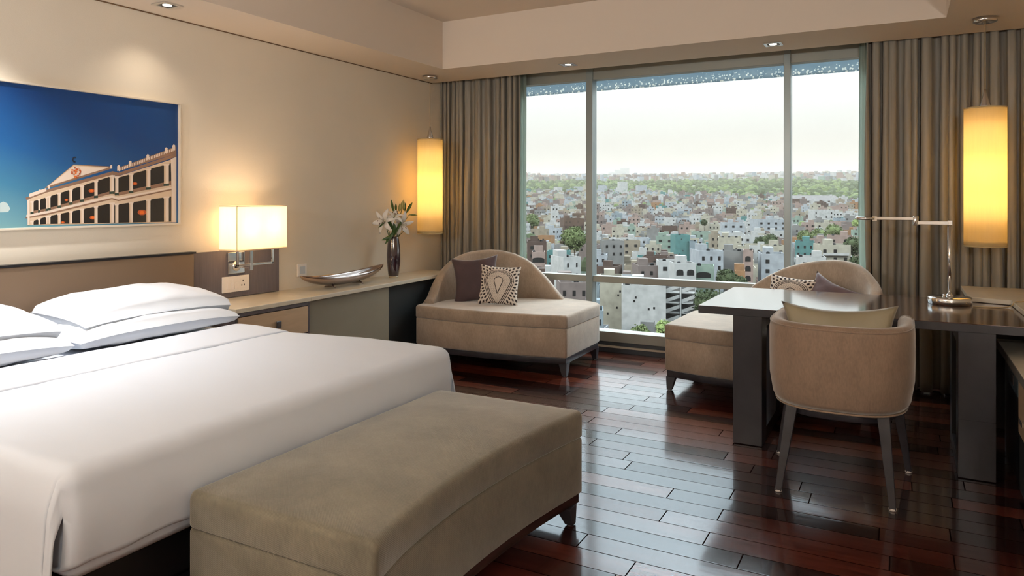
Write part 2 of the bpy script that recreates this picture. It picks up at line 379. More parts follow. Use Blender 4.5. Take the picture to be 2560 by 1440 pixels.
# window
WX0, WX1, ZH, ZH2 = -3.72, .70, 2.445, 2.60
win = bpy.data.objects.new('window_1', None); COL.objects.link(win); win.location = (-1.6, YW, 0); win['kind'] = 'structure'
fr = MB(); fr.box(WX0, WX1, YW, YW+.10, ZH, ZH2); fr.box(WX0, WX1, YW-.03, YW+.12, ZH2, 2.66)
fr.build('head_frame', M['alu'], win, bevel=.003)
for x0, x1 in ((-2.523, -2.46), (-.828, -.777)):
    q = MB(); q.box(x0, x1, YW-.02, YW+.085, .1, ZH2); q.build('mullion', M['alu_cool'], win, bevel=.003)
q = MB(); q.box(WX0, WX1, YW-.005, YW+.085, .615, .672); q.build('mid_rail', M['alu'], win, bevel=.003)
q = MB(); q.box(WX0, WX1, YW-.035, YW+.12, .095, .182); q.build('sill', M['alu'], win, bevel=.004)
for x0, x1 in ((WX0, -2.523), (-2.46, -.828), (-.777, WX1)):
    for z0, z1 in ((.182, .615), (.672, ZH)):
        q = MB(); q.box(x0, x1, YW+.045, YW+.057, z0, z1); q.build('pane', M['glass'], win)
p_ = MB(); p_.box(XL, XR, YW-.02, YW+.1, 0, .095); p_.box(XL, XR, YW-.045, YW-.02, .045, .06, 1)
struct(p_.build('baseboard_window', [M['plinth'], M['cream_paint']]))
p_ = MB(); p_.box(XL, WX0, YW, 6.3, 0, 2.66); p_.box(WX1, XR, YW, 6.3, 0, 2.66); struct(p_.build('wall_front', M['wall']))

def mat_frit():
    m = bpy.data.materials.new('fritted_glass_canopy'); m.use_nodes = True
    n = m.node_tree.nodes; l = m.node_tree.links; b = n['Principled BSDF']
    t = n.new('ShaderNodeTexCoord'); v = n.new('ShaderNodeTexVoronoi'); v.inputs['Scale'].default_value = 42; l.new(t.outputs['Object'], v.inputs[0])
    lt = n.new('ShaderNodeMath'); lt.operation = 'LESS_THAN'; l.new(v.outputs['Distance'], lt.inputs[0])
    s = n.new('ShaderNodeSeparateXYZ'); l.new(t.outputs['Object'], s.inputs[0])
    mr = n.new('ShaderNodeMapRange'); mr.inputs[1].default_value = 2.585; mr.inputs[2].default_value = 2.52; mr.inputs[3].default_value = 0; mr.inputs[4].default_value = .36
    l.new(s.outputs['Z'], mr.inputs[0]); l.new(mr.outputs[0], lt.inputs[1])
    mx = n.new('ShaderNodeMix'); mx.data_type = 'RGBA'; mx.inputs[6].default_value = lin('#8f9aa0'); mx.inputs[7].default_value = lin('#fff6ea')
    l.new(lt.outputs[0], mx.inputs[0]); tr = n.new('ShaderNodeBsdfTranslucent'); l.new(mx.outputs[2], tr.inputs[0]); l.new(tr.outputs[0], n['Material Output'].inputs[0])
    return m
q = MB(); q.box(-4.6, 1.6, 6.95, 6.97, 2.475, 2.66)
tag(q.build('glass_canopy', mat_frit()), 'blue grey fritted glass canopy strip along the outside top of the window', 'canopy')

# ------------------------------------------------------------------ ceiling fixtures
def downlight(x, y, label, rot=.0, power=26, size=62, color=(1, .86, .70)):
    t = thing('downlight', (x, y, HS), label, 'ceiling light')
    q = MB(); w = .062; i = .043
    for a in ((-w, w, -w, -i), (-w, w, i, w), (-w, -i, -i, i), (i, w, -i, i)): q.box(x+a[0], x+a[1], y+a[2], y+a[3], HS-.006, HS-.0005)
    q.build('trim_frame', M['chrome'], t, bevel=.001)
    q = MB(); q.box(x-i, x+i, y-i, y+i, HS-.0025, HS-.0008); q.build('recess', M['black'], t)
    q = MB(); q.lathe(x, y, ((.026, HS-.004), (.026, HS-.0022)), 24); q.build('lamp_lens', M['lamp_face'], t)
    L = light('spot_lamp', 'SPOT', (x, y, HS-.012), t, power, color, spot_size=math.radians(size), spot_blend=1.0, shadow_soft_size=.03)
    return t
downlight(-3.766, 2.76, 'square downlight above the picture wall, at the top left', power=14, size=110)
downlight(-2.46, 5.558, 'square downlight over the window, left of the wide middle pane', power=14)
downlight(-.824, 5.542, 'square downlight over the window nearest the right curtain', power=14)

downlight(-3.60, 1.75, 'added fill downlight in the soffit above the bed head, out of frame', power=125, size=105, color=(.98, .99, 1))  # out of view, added for brightness over bed and pillows
downlight(-3.60, .75, 'added fill downlight in the soffit at the near bed corner, out of frame', power=60, size=105, color=(1, .97, .94))  # also added out of view to brighten the bed
for x, y, lb in ((-1.8, -1.45, 'left'), (-.2, -1.45, 'middle')):  # rear soffit lamps added behind the camera as fill
    downlight(x, y, 'added fill downlight in the rear soffit, '+lb+' one', power=16, size=120, color=(1, .93, .86))
def fill_torchiere(x, y, label, power):  # uplighters added behind the camera to brighten the room by ceiling bounce
    t = thing('fill_uplighter', (x, y, 0), label, 'added fill lamp')
    q = MB(); q.lathe(x, y, ((.14, 0), (.15, .006), (.15, .016), (.02, .03)), 36); q.build('base', M['nickel'], t)
    q = MB(); q.tube([(x, y, .02), (x, y, 1.72)], .012, 12); q.build('pole', M['nickel'], t)
    q = MB(); q.lathe(x, y, ((.03, 1.70), (.11, 1.76), (.17, 1.84), (.172, 1.842), (.112, 1.765), (.02, 1.715)), 36, cap1=True); q.build('bowl_shade', M['nickel'], t)
    light('fixture_light', 'POINT', (x, y, 1.88), t, power, (.98, .99, 1), shadow_soft_size=.08)
fill_torchiere(.8, -1.2, 'added fill uplighter, unseen, in the rear right corner of the room', 170)
fill_torchiere(-2.6, -1.2, 'added fill uplighter, unseen, in the rear left part of the room', 170)

def pendant(x, y, z0, z1, label):
    t = thing('pendant_lamp', (x, y, HS), label, 'pendant lamp', 'cylinder pendants at the window corners')
    q = MB(); q.lathe(x, y, ((.062, HS-.001), (.066, HS-.004), (.066, HS-.024), (.058, HS-.028)), 36); q.build('canopy', M['nickel'], t)
    q = MB(); q.tube([(x, y, HS-.026), (x, y, z1+.10)], .0028, 8); q.build('cable', M['cord'], t)
    q = MB(); q.lathe(x, y, ((.006, z1+.115), (.009, z1+.09), (.030, z1+.012), (.030, z1+.0)), 20); q.build('cone_cap', M['nickel'], t)
    q = MB(); q.tube([(x-.112, y, z1-.012), (x, y, z1), (x+.112, y, z1-.012)], .003, 6); q.tube([(x, y-.112, z1-.012), (x, y, z1), (x, y+.112, z1-.012)], .003, 6); q.build('spider', M['nickel'], t)
    r = .114
    q = MB(); q.lathe(x, y, ((r, z0), (r, z1)), 56, cap0=False, cap1=False); sh = q.build('lamp_shade', M['shade_tube'], t, solid=.0015)
    for z in (z0+.004, z1-.004):
        q = MB(); q.lathe(x, y, ((r+.0018, z-.004), (r+.0018, z+.004)), 56, cap0=False, cap1=False); q.build('rim_tape', mat('shade_tape', lin('#c9b080'), .7), sh, solid=.001)
    q = MB(); zc = z0+.60*(z1-z0)
    q.lathe(x, y, ((.010, zc+.055), (.014, zc+.045), (.020, zc+.03), (.030, zc), (.022, zc-.022), (.006, zc-.032)), 16); q.build('bulb', M['bulb'], t)
    q = MB(); q.tube([(x, y, z1), (x, y, zc+.05)], .008, 8); q.build('socket_stem', M['nickel'], t)
    q = MB(); q.lathe(x, y, ((.112, z1-.010), (.112, z1-.008)), 40); q.build('added_top_disc', M['shade_tube'], t)  # unseen disc added to keep a bright ring off the ceiling
    q = MB(); q.lathe(x, y, ((.112, z0+.030), (.112, z0+.032)), 40); q.build('added_bottom_disc', M['shade_tube'], t)  # unseen disc added to soften the light falling below
    light('fixture_light', 'POINT', (x, y, zc-.06), t, 50, (1, .68, .30), shadow_soft_size=.05)
    light('fixture_light', 'POINT', (x, y, zc-.28), t, 26, (1, .70, .36), shadow_soft_size=.05)  # added fill without a bulb, spreads the glow down the shade
    light('fixture_light', 'POINT', (x, y, zc+.20), t, 24, (1, .70, .36), shadow_soft_size=.05)  # added fill without a bulb, lifts the glow near the shade top
    return t
pendant(-3.801, 5.477, 1.045, 1.912, 'glowing amber cylinder pendant hanging over the counter by the lilies')
pendant(.458, 5.38, 1.062, 1.930, 'larger looking amber cylinder pendant hanging beside the desk lamp')

# ------------------------------------------------------------------ left wall furniture
# picture
pt = thing('framed_picture', (XL, 2.2, 1.58), 'wide framed photo print of a white colonnaded building under blue sky', 'picture')
PY0, PY1, PZ0, PZ1 = 1.30, 3.011, 1.210, 1.952
q = MB(); w = .012
q.box(XL, XL+.028, PY0-w, PY1+w, PZ1, PZ1+w); q.box(XL, XL+.028, PY0-w, PY1+w, PZ0-w, PZ0); q.box(XL, XL+.028, PY1, PY1+w, PZ0, PZ1); q.box(XL, XL+.028, PY0-w, PY0, PZ0, PZ1)
q.build('frame', mat('cream_frame', lin('#d8cbb8'), .35), pt, bevel=.002)
def flat(name, c, rough=.35): return mat(name, lin(c), rough, coat=.0)
def mat_sky_print():
    m = bpy.data.materials.new('printed_sky'); m.use_nodes = True
    n = m.node_tree.nodes; l = m.node_tree.links; b = n['Principled BSDF']; b.inputs['Roughness'].default_value = .3
    t = n.new('ShaderNodeTexCoord'); mp = n.new('ShaderNodeMapping'); l.new(t.outputs['Object'], mp.inputs[0])
    s = n.new('ShaderNodeSeparateXYZ'); l.new(mp.outputs[0], s.inputs[0])
    a = n.new('ShaderNodeMath'); a.operation = 'MULTIPLY_ADD'; a.inputs[1].default_value = .34; l.new(s.outputs['Y'], a.inputs[0])
    l.new(s.outputs['Z'], a.inputs[2])
    r = n.new('ShaderNodeMapRange'); r.inputs[1].default_value = -.62; r.inputs[2].default_value = .30; l.new(a.outputs[0], r.inputs[0])
    cr = n.new('ShaderNodeValToRGB'); e = cr.color_ramp.elements
    e[0].color = lin('#8fb4b4'); e[1].color = lin('#123a70')
    for p, c in ((.22, '#6f9ea8'), (.45, '#3f7796'), (.68, '#1f5388')):
        k = e.new(p); k.color = lin(c)
    l.new(r.outputs[0], cr.inputs[0]); l.new(cr.outputs[0], b.inputs['Base Color'])
    return m
pm = [mat_sky_print(), flat('print_ivory', '#d9bfa2'), flat('print_shadow', '#8a6a56'), flat('print_dark', '#24211f'), flat('print_glow', '#e0702a'), flat('print_red', '#b4512a'), flat('print_cloud', '#b9c8c6'), flat('print_ivory_pale', '#e6d2c0'), flat('print_navy', '#1c2436'), flat('print_green', '#35443a')]
q = MB(); q.box(XL+.001, XL+.010, PY0, PY1, PZ0, PZ1, 0)
CF = (-math.sin(YAW), math.cos(YAW)); CRt = (math.cos(YAW), math.sin(YAW))
def wallpt(px, py, x):
    a = (px-1280)/F_PX; dx = CF[0]+CRt[0]*a; dy = CF[1]+CRt[1]*a; k = x/dx
    return (x, dy*k, EYE+k*(HOR-py)/F_PX)
lay = [0]
def pp(pts, mi):
    lay[0] += 1; x = XL+.0102+lay[0]*.000012
    P = [wallpt(a, b, x) for a, b in pts]
    P = [(x, min(max(p[1], PY0+.001), PY1-.001), min(max(p[2], PZ0+.001), PZ1-.001)) for p in P]
    q.add(P, [tuple(range(len(P)))], mi)
def ln(x, pts):
    for (a, b), (c, d) in zip(pts, pts[1:]):
        if x <= c: return b+(d-b)*(x-a)/(c-a)
    return pts[-1][1]
# body silhouette, then floors
topE = [(66, 492), (118, 470), (186, 411), (282, 417), (295, 419), (440, 372)]
q_y = lambda x: ln(x, topE)
pp([(0, 508), (8, 504), (18, 508), (26, 522), (20, 530), (0, 531)], 6)
pp([(69, 500), (118, 476), (280, 437), (295, 441), (441, 395), (441, 556), (69, 563)], 1)
pp([(64, 494), (118, 474), (282, 428), (296, 432), (441, 384), (441, 392), (296, 440), (281, 437), (118, 481), (66, 500)], 2)
pp([(74, 484), (116, 470), (116, 478), (74, 493)], 7)
pp([(112, 470), (184, 411), (278, 416), (281, 421), (120, 470)], 2)
pp([(116, 468), (184, 413), (272, 418), (120, 466)], 1)
pp([(126, 462), (185, 416), (266, 421)], 7)
pp([(294, 420), (441, 366), (441, 384), (296, 428)], 2)
for k in range(34):                                      # balustrade
    xa = 297+k*4.2; yt = 421-(xa-297)*.372; pp([(xa, yt), (xa+2.3, yt-.8), (xa+2.3, yt+6.5), (xa, yt+7.3)], 7)
for xa in (296, 325, 369, 415, 434): yt = 419-(xa-297)*.372; pp([(xa-3, yt+8), (xa-3, yt-4), (xa, yt-7), (xa+4, yt-5), (xa+4, yt+6)], 7)
for xa in (75, 82, 99, 122, 278): yt = q_y(xa)-3; pp([(xa-2.5, yt+8), (xa-2.5, yt), (xa+2.5, yt-2), (xa+2.5, yt+8)], 7)
def band(tl, bl, mi):
    xs = [p[0] for p in tl]; pp(tl+bl[::-1], mi)
up_t = [(84, 503), (118, 493), (280, 440), (296, 444), (428, 408)]; up_b = [(84, 534), (118, 527), (280, 484), (296, 489), (428, 462)]
lo_t = [(84, 552), (118, 541), (280, 508), (296, 511), (428, 491)]; lo_b = [(84, 562), (118, 560), (280, 557), (296, 557), (428, 554)]
band(up_t, up_b, 3); band(lo_t, lo_b, 3)
for x0, yy, rr in ((229, 477, 5), (232, 544, 5), (337, 459, 4), (355, 531, 7), (166, 500, 3), (157, 556, 3)):
    pp([(x0+rr*1.6*math.cos(a*pi/5), yy+rr*math.sin(a*pi/5)) for a in range(10)], 5)
    pp([(x0+rr*.8*math.cos(a*pi/5), yy+rr*.6*math.sin(a*pi/5)) for a in range(10)], 4)
for tb in (up_b, lo_b):
    if tb is up_b: pp([(84, 527), (118, 521), (280, 477), (296, 481), (428, 452)]+[(428, 462), (296, 489), (280, 484), (118, 527), (84, 534)], 2)
band([(66, 537), (118, 527), (280, 489), (296, 494), (441, 465)], [(66, 543), (118, 533), (280, 494), (296, 499), (441, 469)], 7)
pp([(64, 543), (118, 534), (280, 495), (296, 500), (441, 470), (441, 473), (296, 503), (280, 498), (118, 537), (64, 546)], 2)
for xa, w_ in ((80, 6), (98, 4), (117, 4), (123, 6), (148, 7), (177, 7), (205, 8), (240, 8), (280, 11), (292, 8), (328, 9), (371, 10), (416, 12)):
    for (tp, bt) in ((up_t, up_b), (lo_t, lo_b)):
        y0 = ln(xa, tp); y1 = ln(xa, bt)-(5 if bt is up_b else 0); h = w_/2
        pp([(xa-h, y0), (xa+h, y0-h*.3), (xa+h, y1-.5), (xa-h, y1)], 1)
        pp([(xa-h*.2, y0), (xa+h, y0-h*.3), (xa+h, y1-.5), (xa-h*.2, y1)], 7)
        pp([(xa-h-1.5, y0-1), (xa+h+1.5, y0-2), (xa+h+1.5, y0+2), (xa-h-1.5, y0+3)], 7)
        if bt is up_b: pp([(xa-h-1, y1), (xa+h+1, y1-1), (xa+h+1, y1+5), (xa-h-1, y1+6)], 9)
pp([(427, 398), (441, 392), (441, 556), (431, 556)], 7); pp([(68, 500), (74, 498), (74, 562), (69, 563)], 7)
R1 = random.Random(3)
for k in range(26):                                      # red ornament in the pediment: a plain rosette
    a = R1.random()*2*pi; rr = R1.random()**.6; x0, y0 = 190+12*rr*math.cos(a), 431+13*rr*math.sin(a)
    s1 = 1.6+R1.random()*1.6; pp([(x0-s1, y0), (x0, y0-s1), (x0+s1, y0), (x0, y0+s1)], 5 if k % 4 else 4)
for a0 in range(9):                                      # dark crescent finial
    a1, a2 = math.radians(50+a0*27), math.radians(50+a0*27+28); r0, r1 = 3.6, 6.6
    pp([(187+r0*math.cos(a1), 399-r0*math.sin(a1)*1.15), (187+r1*math.cos(a1), 399-r1*math.sin(a1)*1.15), (187+r1*math.cos(a2), 399-r1*math.sin(a2)*1.15), (187+r0*math.cos(a2), 399-r0*math.sin(a2)*1.15)], 8)
q.build('print', pm, pt, fix=False)

# headboard and its panels
hb = thing('headboard', (XL, 1.9, 0), 'tan upholstered headboard panel with dark top rail behind the pillows', 'headboard')
q = MB(); q.box(XL, XL+.05, .2, 3.10, .25, 1.012); q.build('upholstered_panel', M['headboard'], hb, bevel=.006)
q = MB(); q.box(XL, XL+.056, .2, 3.11, 1.012, 1.024); q.build('top_rail', M['black'], hb)
wp = thing('bedside_wall_panel', (XL, 3.48, 0), 'dark wood grain wall panel behind the square bedside lamp', 'wall panel')
q = MB(); q.box(XL, XL+.022, 3.115, 3.839, .695, 1.014); q.build('wood_panel', M['espresso_v'], wp, bevel=.002)

# sconce
sh = thing('wall_lamp', (XL+.02, 3.44, .89), 'lit rectangular fabric shade wall lamp on a chrome bracket beside the bed', 'wall lamp')
q = MB(); q.box(XL+.022, XL+.036, 3.375, 3.515, .855, 1.0); q.build('back_plate', M['chrome'], sh, bevel=.003)
q = MB(); q.lathe(0, 0, ((.034, 0), (.034, .004), (.026, .010), (.012, .014)), 24)
q.v = [(XL+.036+v[2], 3.445+v[0], .905+v[1]) for v in q.v]; q.build('rosette', M['chrome'], sh)
q = MB(); xm = XL+.1825
q.box(XL+.036, xm+.008, 3.437, 3.453, .897, .913); q.box(xm-.009, xm+.009, 3.425, 3.450, .885, 1.03)
q.box(xm-.006, xm+.006, 3.32, 3.63, .915, .930); q.box(xm-.006, xm+.006, 3.618, 3.632, .915, 1.03); q.box(xm-.006, xm+.006, 3.32, 3.334, .915, 1.03)
q.build('bracket_arm', M['chrome'], sh, bevel=.002)
X0, X1, Y0, Y1, Z0, Z1 = XL+.10, XL+.265, 3.25, 3.678, 1.022, 1.317
q = MB(); q.add([(X0, Y0, Z0), (X1, Y0, Z0), (X1, Y1, Z0), (X0, Y1, Z0), (X0, Y0, Z1), (X1, Y0, Z1), (X1, Y1, Z1), (X0, Y1, Z1)], [(0, 1, 5, 4), (1, 2, 6, 5), (2, 3, 7, 6), (3, 0, 4, 7)])
shd = q.build('lamp_shade', M['shade_box'], sh, solid=.002)
q = MB()
for z in (Z0, Z1-.006):
    for a in ((X0-.002, X1+.002, Y0-.002, Y0+.001), (X0-.002, X1+.002, Y1-.001, Y1+.002), (X0-.002, X0+.001, Y0, Y1), (X1-.001, X1+.002, Y0, Y1)): q.box(*a, z, z+.006)
for a in ((X1-.001, X1+.0025, Y0-.0025, Y0+.001),): q.box(*a, Z0, Z1)
q.build('edge_tape', mat('shade_edge_tape', lin('#e8c8a0'), .7), shd)
for yy in (3.36, 3.57):
    q = MB(); q.lathe(xm, yy, ((.010, 1.10), (.014, 1.12), (.024, 1.15), (.026, 1.17), (.018, 1.195), (.004, 1.205)), 14); q.build('bulb', M['bulb'], sh)
    q = MB(); q.tube([(xm, yy, 1.042), (xm, yy, 1.105)], .011, 10); q.build('bulb_holder', M['white_plastic'], sh)
    light('fixture_light', 'POINT', (xm, yy, 1.18), sh, 54, (1, .76, .52), shadow_soft_size=.06)
for z in (Z0+.012, Z1-.014):  # unseen panels added to soften the light on wall and counter
    q = MB(); q.box(X0+.003, X1-.003, Y0+.003, Y1-.003, z, z+.001); q.build('added_diffuser', M['thin'] if z > 1.2 else M['shade_box'], sh)
q = MB(); q.box(xm-.004, xm+.004, 3.33, 3.62, 1.036, 1.042); q.build('bulb_bar', M['chrome'], sh)

# switches
sw = thing('switch_plate', (XL+.022, 3.44, .785), 'white switch and socket plate on the dark panel under the wall lamp', 'switch')
q = MB(); q.box(XL+.022, XL+.031, 3.334, 3.556, .731, .838); q.build('plate', M['white_plastic'], sw, bevel=.002)
for k in range(2):
    q = MB(); q.box(XL+.031, XL+.035, 3.372+k*.030, 3.397+k*.030, .752, .818); q.build('rocker', M['white_plastic'], sw, bevel=.001)
for k in range(3):
    q = MB(); q.box(XL+.031, XL+.034, 3.432, 3.454, .752+k*.023, .772+k*.023); q.build('button', M['white_plastic'], sw, bevel=.001)
q = MB(); q.box(XL+.031, XL+.033, 3.475, 3.530, .752, .818); q.build('socket', M['white_plastic'], sw, bevel=.001)
q = MB()
for (a, b) in ((3.5025, .802), (3.492, .772), (3.513, .772)): q.box(XL+.0332, XL+.0336, a-.0035, a+.0035, b-.006, b+.006)
q.build('socket_holes', M['dark_plastic'], sw)
sw = thing('socket_plate', (XL, 4.085, .82), 'small white data socket plate on the wall above the silver bowl', 'socket')
q = MB(); q.box(XL, XL+.009, 4.037, 4.133, .775, .868); q.build('plate', M['white_plastic'], sw, bevel=.002)
q = MB(); q.box(XL+.009, XL+.012, 4.058, 4.112, .795, .85); q.build('socket_insert', M['grey_plastic'], sw)

# counters
ZC = .690; XF = -3.574
for y0, y1, lb in ((3.075, 3.715, 'cream stone top slab over the bedside drawer'), (3.717, 5.68, 'long cream stone counter slab running along the wall to the curtain')):
    q = MB(); xa = XL+(.0225 if y0 < 3.5 else .001); xe = XF+.012-(.10 if y0 > 3.5 else 0)
    q.frustum([(xa, y0, ZC-.03), (XF+.012, y0, ZC-.03), (xe, y1, ZC-.03), (xa, y1, ZC-.03)], [(xa, y0, ZC), (XF+.012, y0, ZC), (xe, y1, ZC), (xa, y1, ZC)]); tag(q.build('stone_counter', M['stone'], None, bevel=.004), lb, 'counter')
cb = thing('bedside_cabinet', (-3.79, 3.39, 0), 'bedside cabinet with a pale wood drawer and square dark knob', 'cabinet')
q = MB(); q.box(XL+.002, XF, 3.082, 3.10, .05, ZC-.032); q.box(XL+.002, XF, 3.70, 3.714, .05, ZC-.032); q.box(XL+.002, XF-.01, 3.10, 3.70, .05, .07)
q.box(XL+.002, XF, 3.10, 3.70, .635, ZC-.032); q.box(XL+.002, XF, 3.10, 3.70, .425, .442); q.box(XL+.002, XL+.01, 3.10, 3.70, .07, .635)
q.build('carcass', M['espresso_v'], cb, bevel=.001)
q = MB(); q.box(XF-.02, XF+.002, 3.106, 3.694, .452, .630); dr = q.build('drawer', M['drawer'], cb, bevel=.002)
q = MB(); q.box(XF+.002, XF+.014, 3.405, 3.421, .536, .556); q.box(XF+.014, XF+.026, 3.393, 3.433, .524, .568); q.build('knob', mat('dark_steel_knob', (.30, .30, .32, 1), .2, metal=1), dr, bevel=.002)
pn = thing('counter_back_panel', (XL+.2, 4.2, 0), 'olive grey upright panel under the long stone counter', 'panel')
q = MB(); q.box(XF-.085, XF-.065, 3.72, 4.664, .0, ZC-.032); q.build('panel_board', M['backpanel'], pn)
pn = thing('counter_end_cabinet', (XL+.2, 5.1, 0), 'dark cabinet under the far end of the stone counter behind the lounge', 'cabinet')
q = MB(); q.box(XL+.002, -3.685, 4.667, 5.66, .0, ZC-.032); q.build('dark_carcass', M['teal_dark'], pn)

# silver bowl (boat shape)
bw = thing('silver_bowl', (-3.81, 4.33, ZC), 'long polished silver boat shaped bowl on the stone counter', 'bowl')
def bowl_fn(sgn, thick):
    def f(u, v):
        t = u*2-1; L = .475; w = .085*(max(0, 1-abs(t)**2.3))**.75
        y = 4.335+L*t; zr = ZC+.088+.038*t*t+.006*t           # rim height
        d = (.072)*(max(0, 1-abs(t)**2.6))**.6
        a = (v-.5)*pi; x = -3.81+w*math.sin(a)*(1-thick*.04); z = zr-d*math.cos(a)**.8*(1-thick*.07) if abs(math.cos(a)) > 1e-6 else zr
        return (x, y, z)
    return f
q = MB(); q.grid(bowl_fn(1, 0), 48, 18); q.build('bowl_body', M['silver_bowl'], bw, solid=.004)
for yy in (4.185, 4.50):
    q = MB(); q.tube([(-3.81-.055, yy-.012, ZC+.005), (-3.81-.035, yy-.01, ZC+.012), (-3.81, yy, ZC+.018), (-3.81+.035, yy-.01, ZC+.012), (-3.81+.055, yy-.012, ZC+.005)], [.005, .007, .012, .007, .005], 8); q.build('foot_rail', M['silver_bowl'], bw)

# vase with lilies
VX, VY = -3.838, 4.985
vz = thing('vase', (VX, VY, ZC), 'tall aubergine glass vase on the counter beside the pendant', 'vase')
q = MB(); q.lathe(VX, VY, ((.040, ZC+.016), (.044, ZC+.018), (.050, ZC+.06), (.0575, ZC+.14), (.058, ZC+.20), (.053, ZC+.28), (.046, ZC+.335), (.044, ZC+.350), (.041, ZC+.350), (.043, ZC+.33), (.05, ZC+.2), (.04, ZC+.03)), 40)
q.build('vase_body', M['vase'], vz)
q = MB(); q.lathe(VX, VY, ((.038, ZC), (.041, ZC+.003), (.041, ZC+.0155)), 40); q.build('vase_foot', M['vase_foot'], vz)
LP = Vector((VX, VY, ZC+.33))
def leafmesh(q, base, tip, w, curl=.02, mi=None, n_=8, up=Vector((0, 0, 1))):
    base = Vector(base); tip = Vector(tip); ax = tip-base; side = ax.cross(Vector((CF[0], CF[1], 0)));
    if side.length < 1e-4: side = ax.cross(up)
    side.normalize(); nrm = ax.cross(side).normalized(); P = []
    for i in range(n_+1):
        t = i/n_; ww = w*math.sin(pi*min(1, t*.93+.05))**.8*.5; c = base+ax*t+nrm*curl*math.sin(pi*t)-up*curl*1.2*t*t
        P += [c-side*ww, c+nrm*ww*.35, c+side*ww]
    q.add(P, [f for i in range(n_) for f in ((i*3, i*3+1, i*3+4, i*3+3), (i*3+1, i*3+2, i*3+5, i*3+4))], mi, True)
def wallxy(px, py, x): return Vector(wallpt(px, py, x))
def lily(name, c, dirv, label, size=.105, group=None, stem_from=None, npet=6):
    c = Vector(c); d = Vector(dirv).normalized()
    t = thing(name, c, label, 'flower', group)
    a = d.cross(Vector((0, 0, 1))).normalized(); b = d.cross(a).normalized()
    for k in range(npet):
        an = 2*pi*k/npet+.2; r = a*math.cos(an)+b*math.sin(an); P = []; n_ = 9
        wd_ = size*(.30 if k % 2 else .40); tang = d.cross(r).normalized()
        for i in range(n_+1):
            u = i/n_; rad = size*(.10+.95*u**1.5); fwd = size*(.75*u-.75*max(0, u-.45)**1.6*2.1); wv = wd_*math.sin(pi*min(1, .06+u*.90))**.75*.5
            cc = c+r*rad+d*fwd; P += [cc-tang*wv, cc-d*wv*.25, cc+tang*wv]
        q = MB(); q.add(P, [f for i in range(n_) for f in ((i*3, i*3+1, i*3+4, i*3+3), (i*3+1, i*3+2, i*3+5, i*3+4))], 0, True); q.build('petal', M['petal'], t, solid=.0012)
    q = MB()
    for k in range(5):
        an = 2*pi*k/5; r = a*math.cos(an)+b*math.sin(an); e = c+d*size*.85+r*size*.25
        q.tube([c+d*size*.1, c+d*size*.5+r*size*.1, e], .0011, 5, 0); q.tube([e-r*.004-b*.004, e+r*.004+b*.006], .0028, 6, 1)
    q.build('stamens', [M['bud'], M['anther']], t)
    if stem_from is not None:
        q = MB(); s0 = Vector(stem_from); mid = (s0+c)/2+Vector((0, 0, -.01)); q.tube([s0, mid, c-d*.0], .0032, 7); q.build('stem', M['stem'], t)
    return t
xb = VX
lily('lily', wallxy(1000, 560, xb), (.75, -.55, -.12), 'open white lily in front, facing the room, in the vase', .115, 'white lilies in the vase', LP-Vector((0, 0, .1)))
lily('lily', wallxy(962, 553, xb-.01), (.25, -.95, .05), 'white lily leaning out to the left of the bunch', .105, 'white lilies in the vase', LP-Vector((0, 0, .1)))
lily('lily', wallxy(985, 545, xb+.02), (.5, -.4, .65), 'white lily at the middle top of the bunch, opening upward', .085, 'white lilies in the vase', LP-Vector((0, 0, .1)))
gb = thing('lily_foliage', LP, 'green lily leaves and pointed buds rising from the vase', 'foliage')
q = MB()
for (a, b), (c, d), w in (((985, 580), (967, 606), .03), ((984, 576), (972, 540), .03), ((986, 590), (1010, 545), .022), ((984, 586), (991, 556), .035), ((982, 592), (958, 596), .03)):
    leafmesh(q, wallxy(a, b, xb+.01), wallxy(c-4, d, xb+.03), w, .012)
for (a, b), (c, d), w in (((984, 530), (978, 497), .022), ((990, 528), (990, 507), .02), ((1012, 528), (1014, 505), .018), ((1016, 532), (1031, 504), .026), ((1022, 537), (1044, 536), .016), ((962, 556), (946, 568), .016), ((982, 590), (960, 597), .03)):
    leafmesh(q, wallxy(a, b, xb), wallxy(c, d, xb+.01), w, .006)
q.build('leaves', M['leaf'], gb, solid=.001)
for (a, b), (c, d) in (((1002, 526), (1006, 502)), ((1009, 526), (1009, 499)), ((998, 528), (1000, 508))):
    q = MB(); A = wallxy(a, b, xb); B = wallxy(c, d, xb); q.tube([A, A.lerp(B, .3), A.lerp(B, .7), B], [.005, .012, .010, .002], 8); q.build('bud', M['bud'], gb)
q = MB()
for (a, b) in ((1004, 526), (1016, 532), (984, 528), (1022, 537), (962, 556), (1012, 575)):
    B = wallxy(a, b, xb); q.tube([LP-Vector((0, 0, .12)), LP.lerp(B, .5)+Vector((0, 0, -.01)), B], .0028, 6)
q.build('stems', M['stem'], gb)

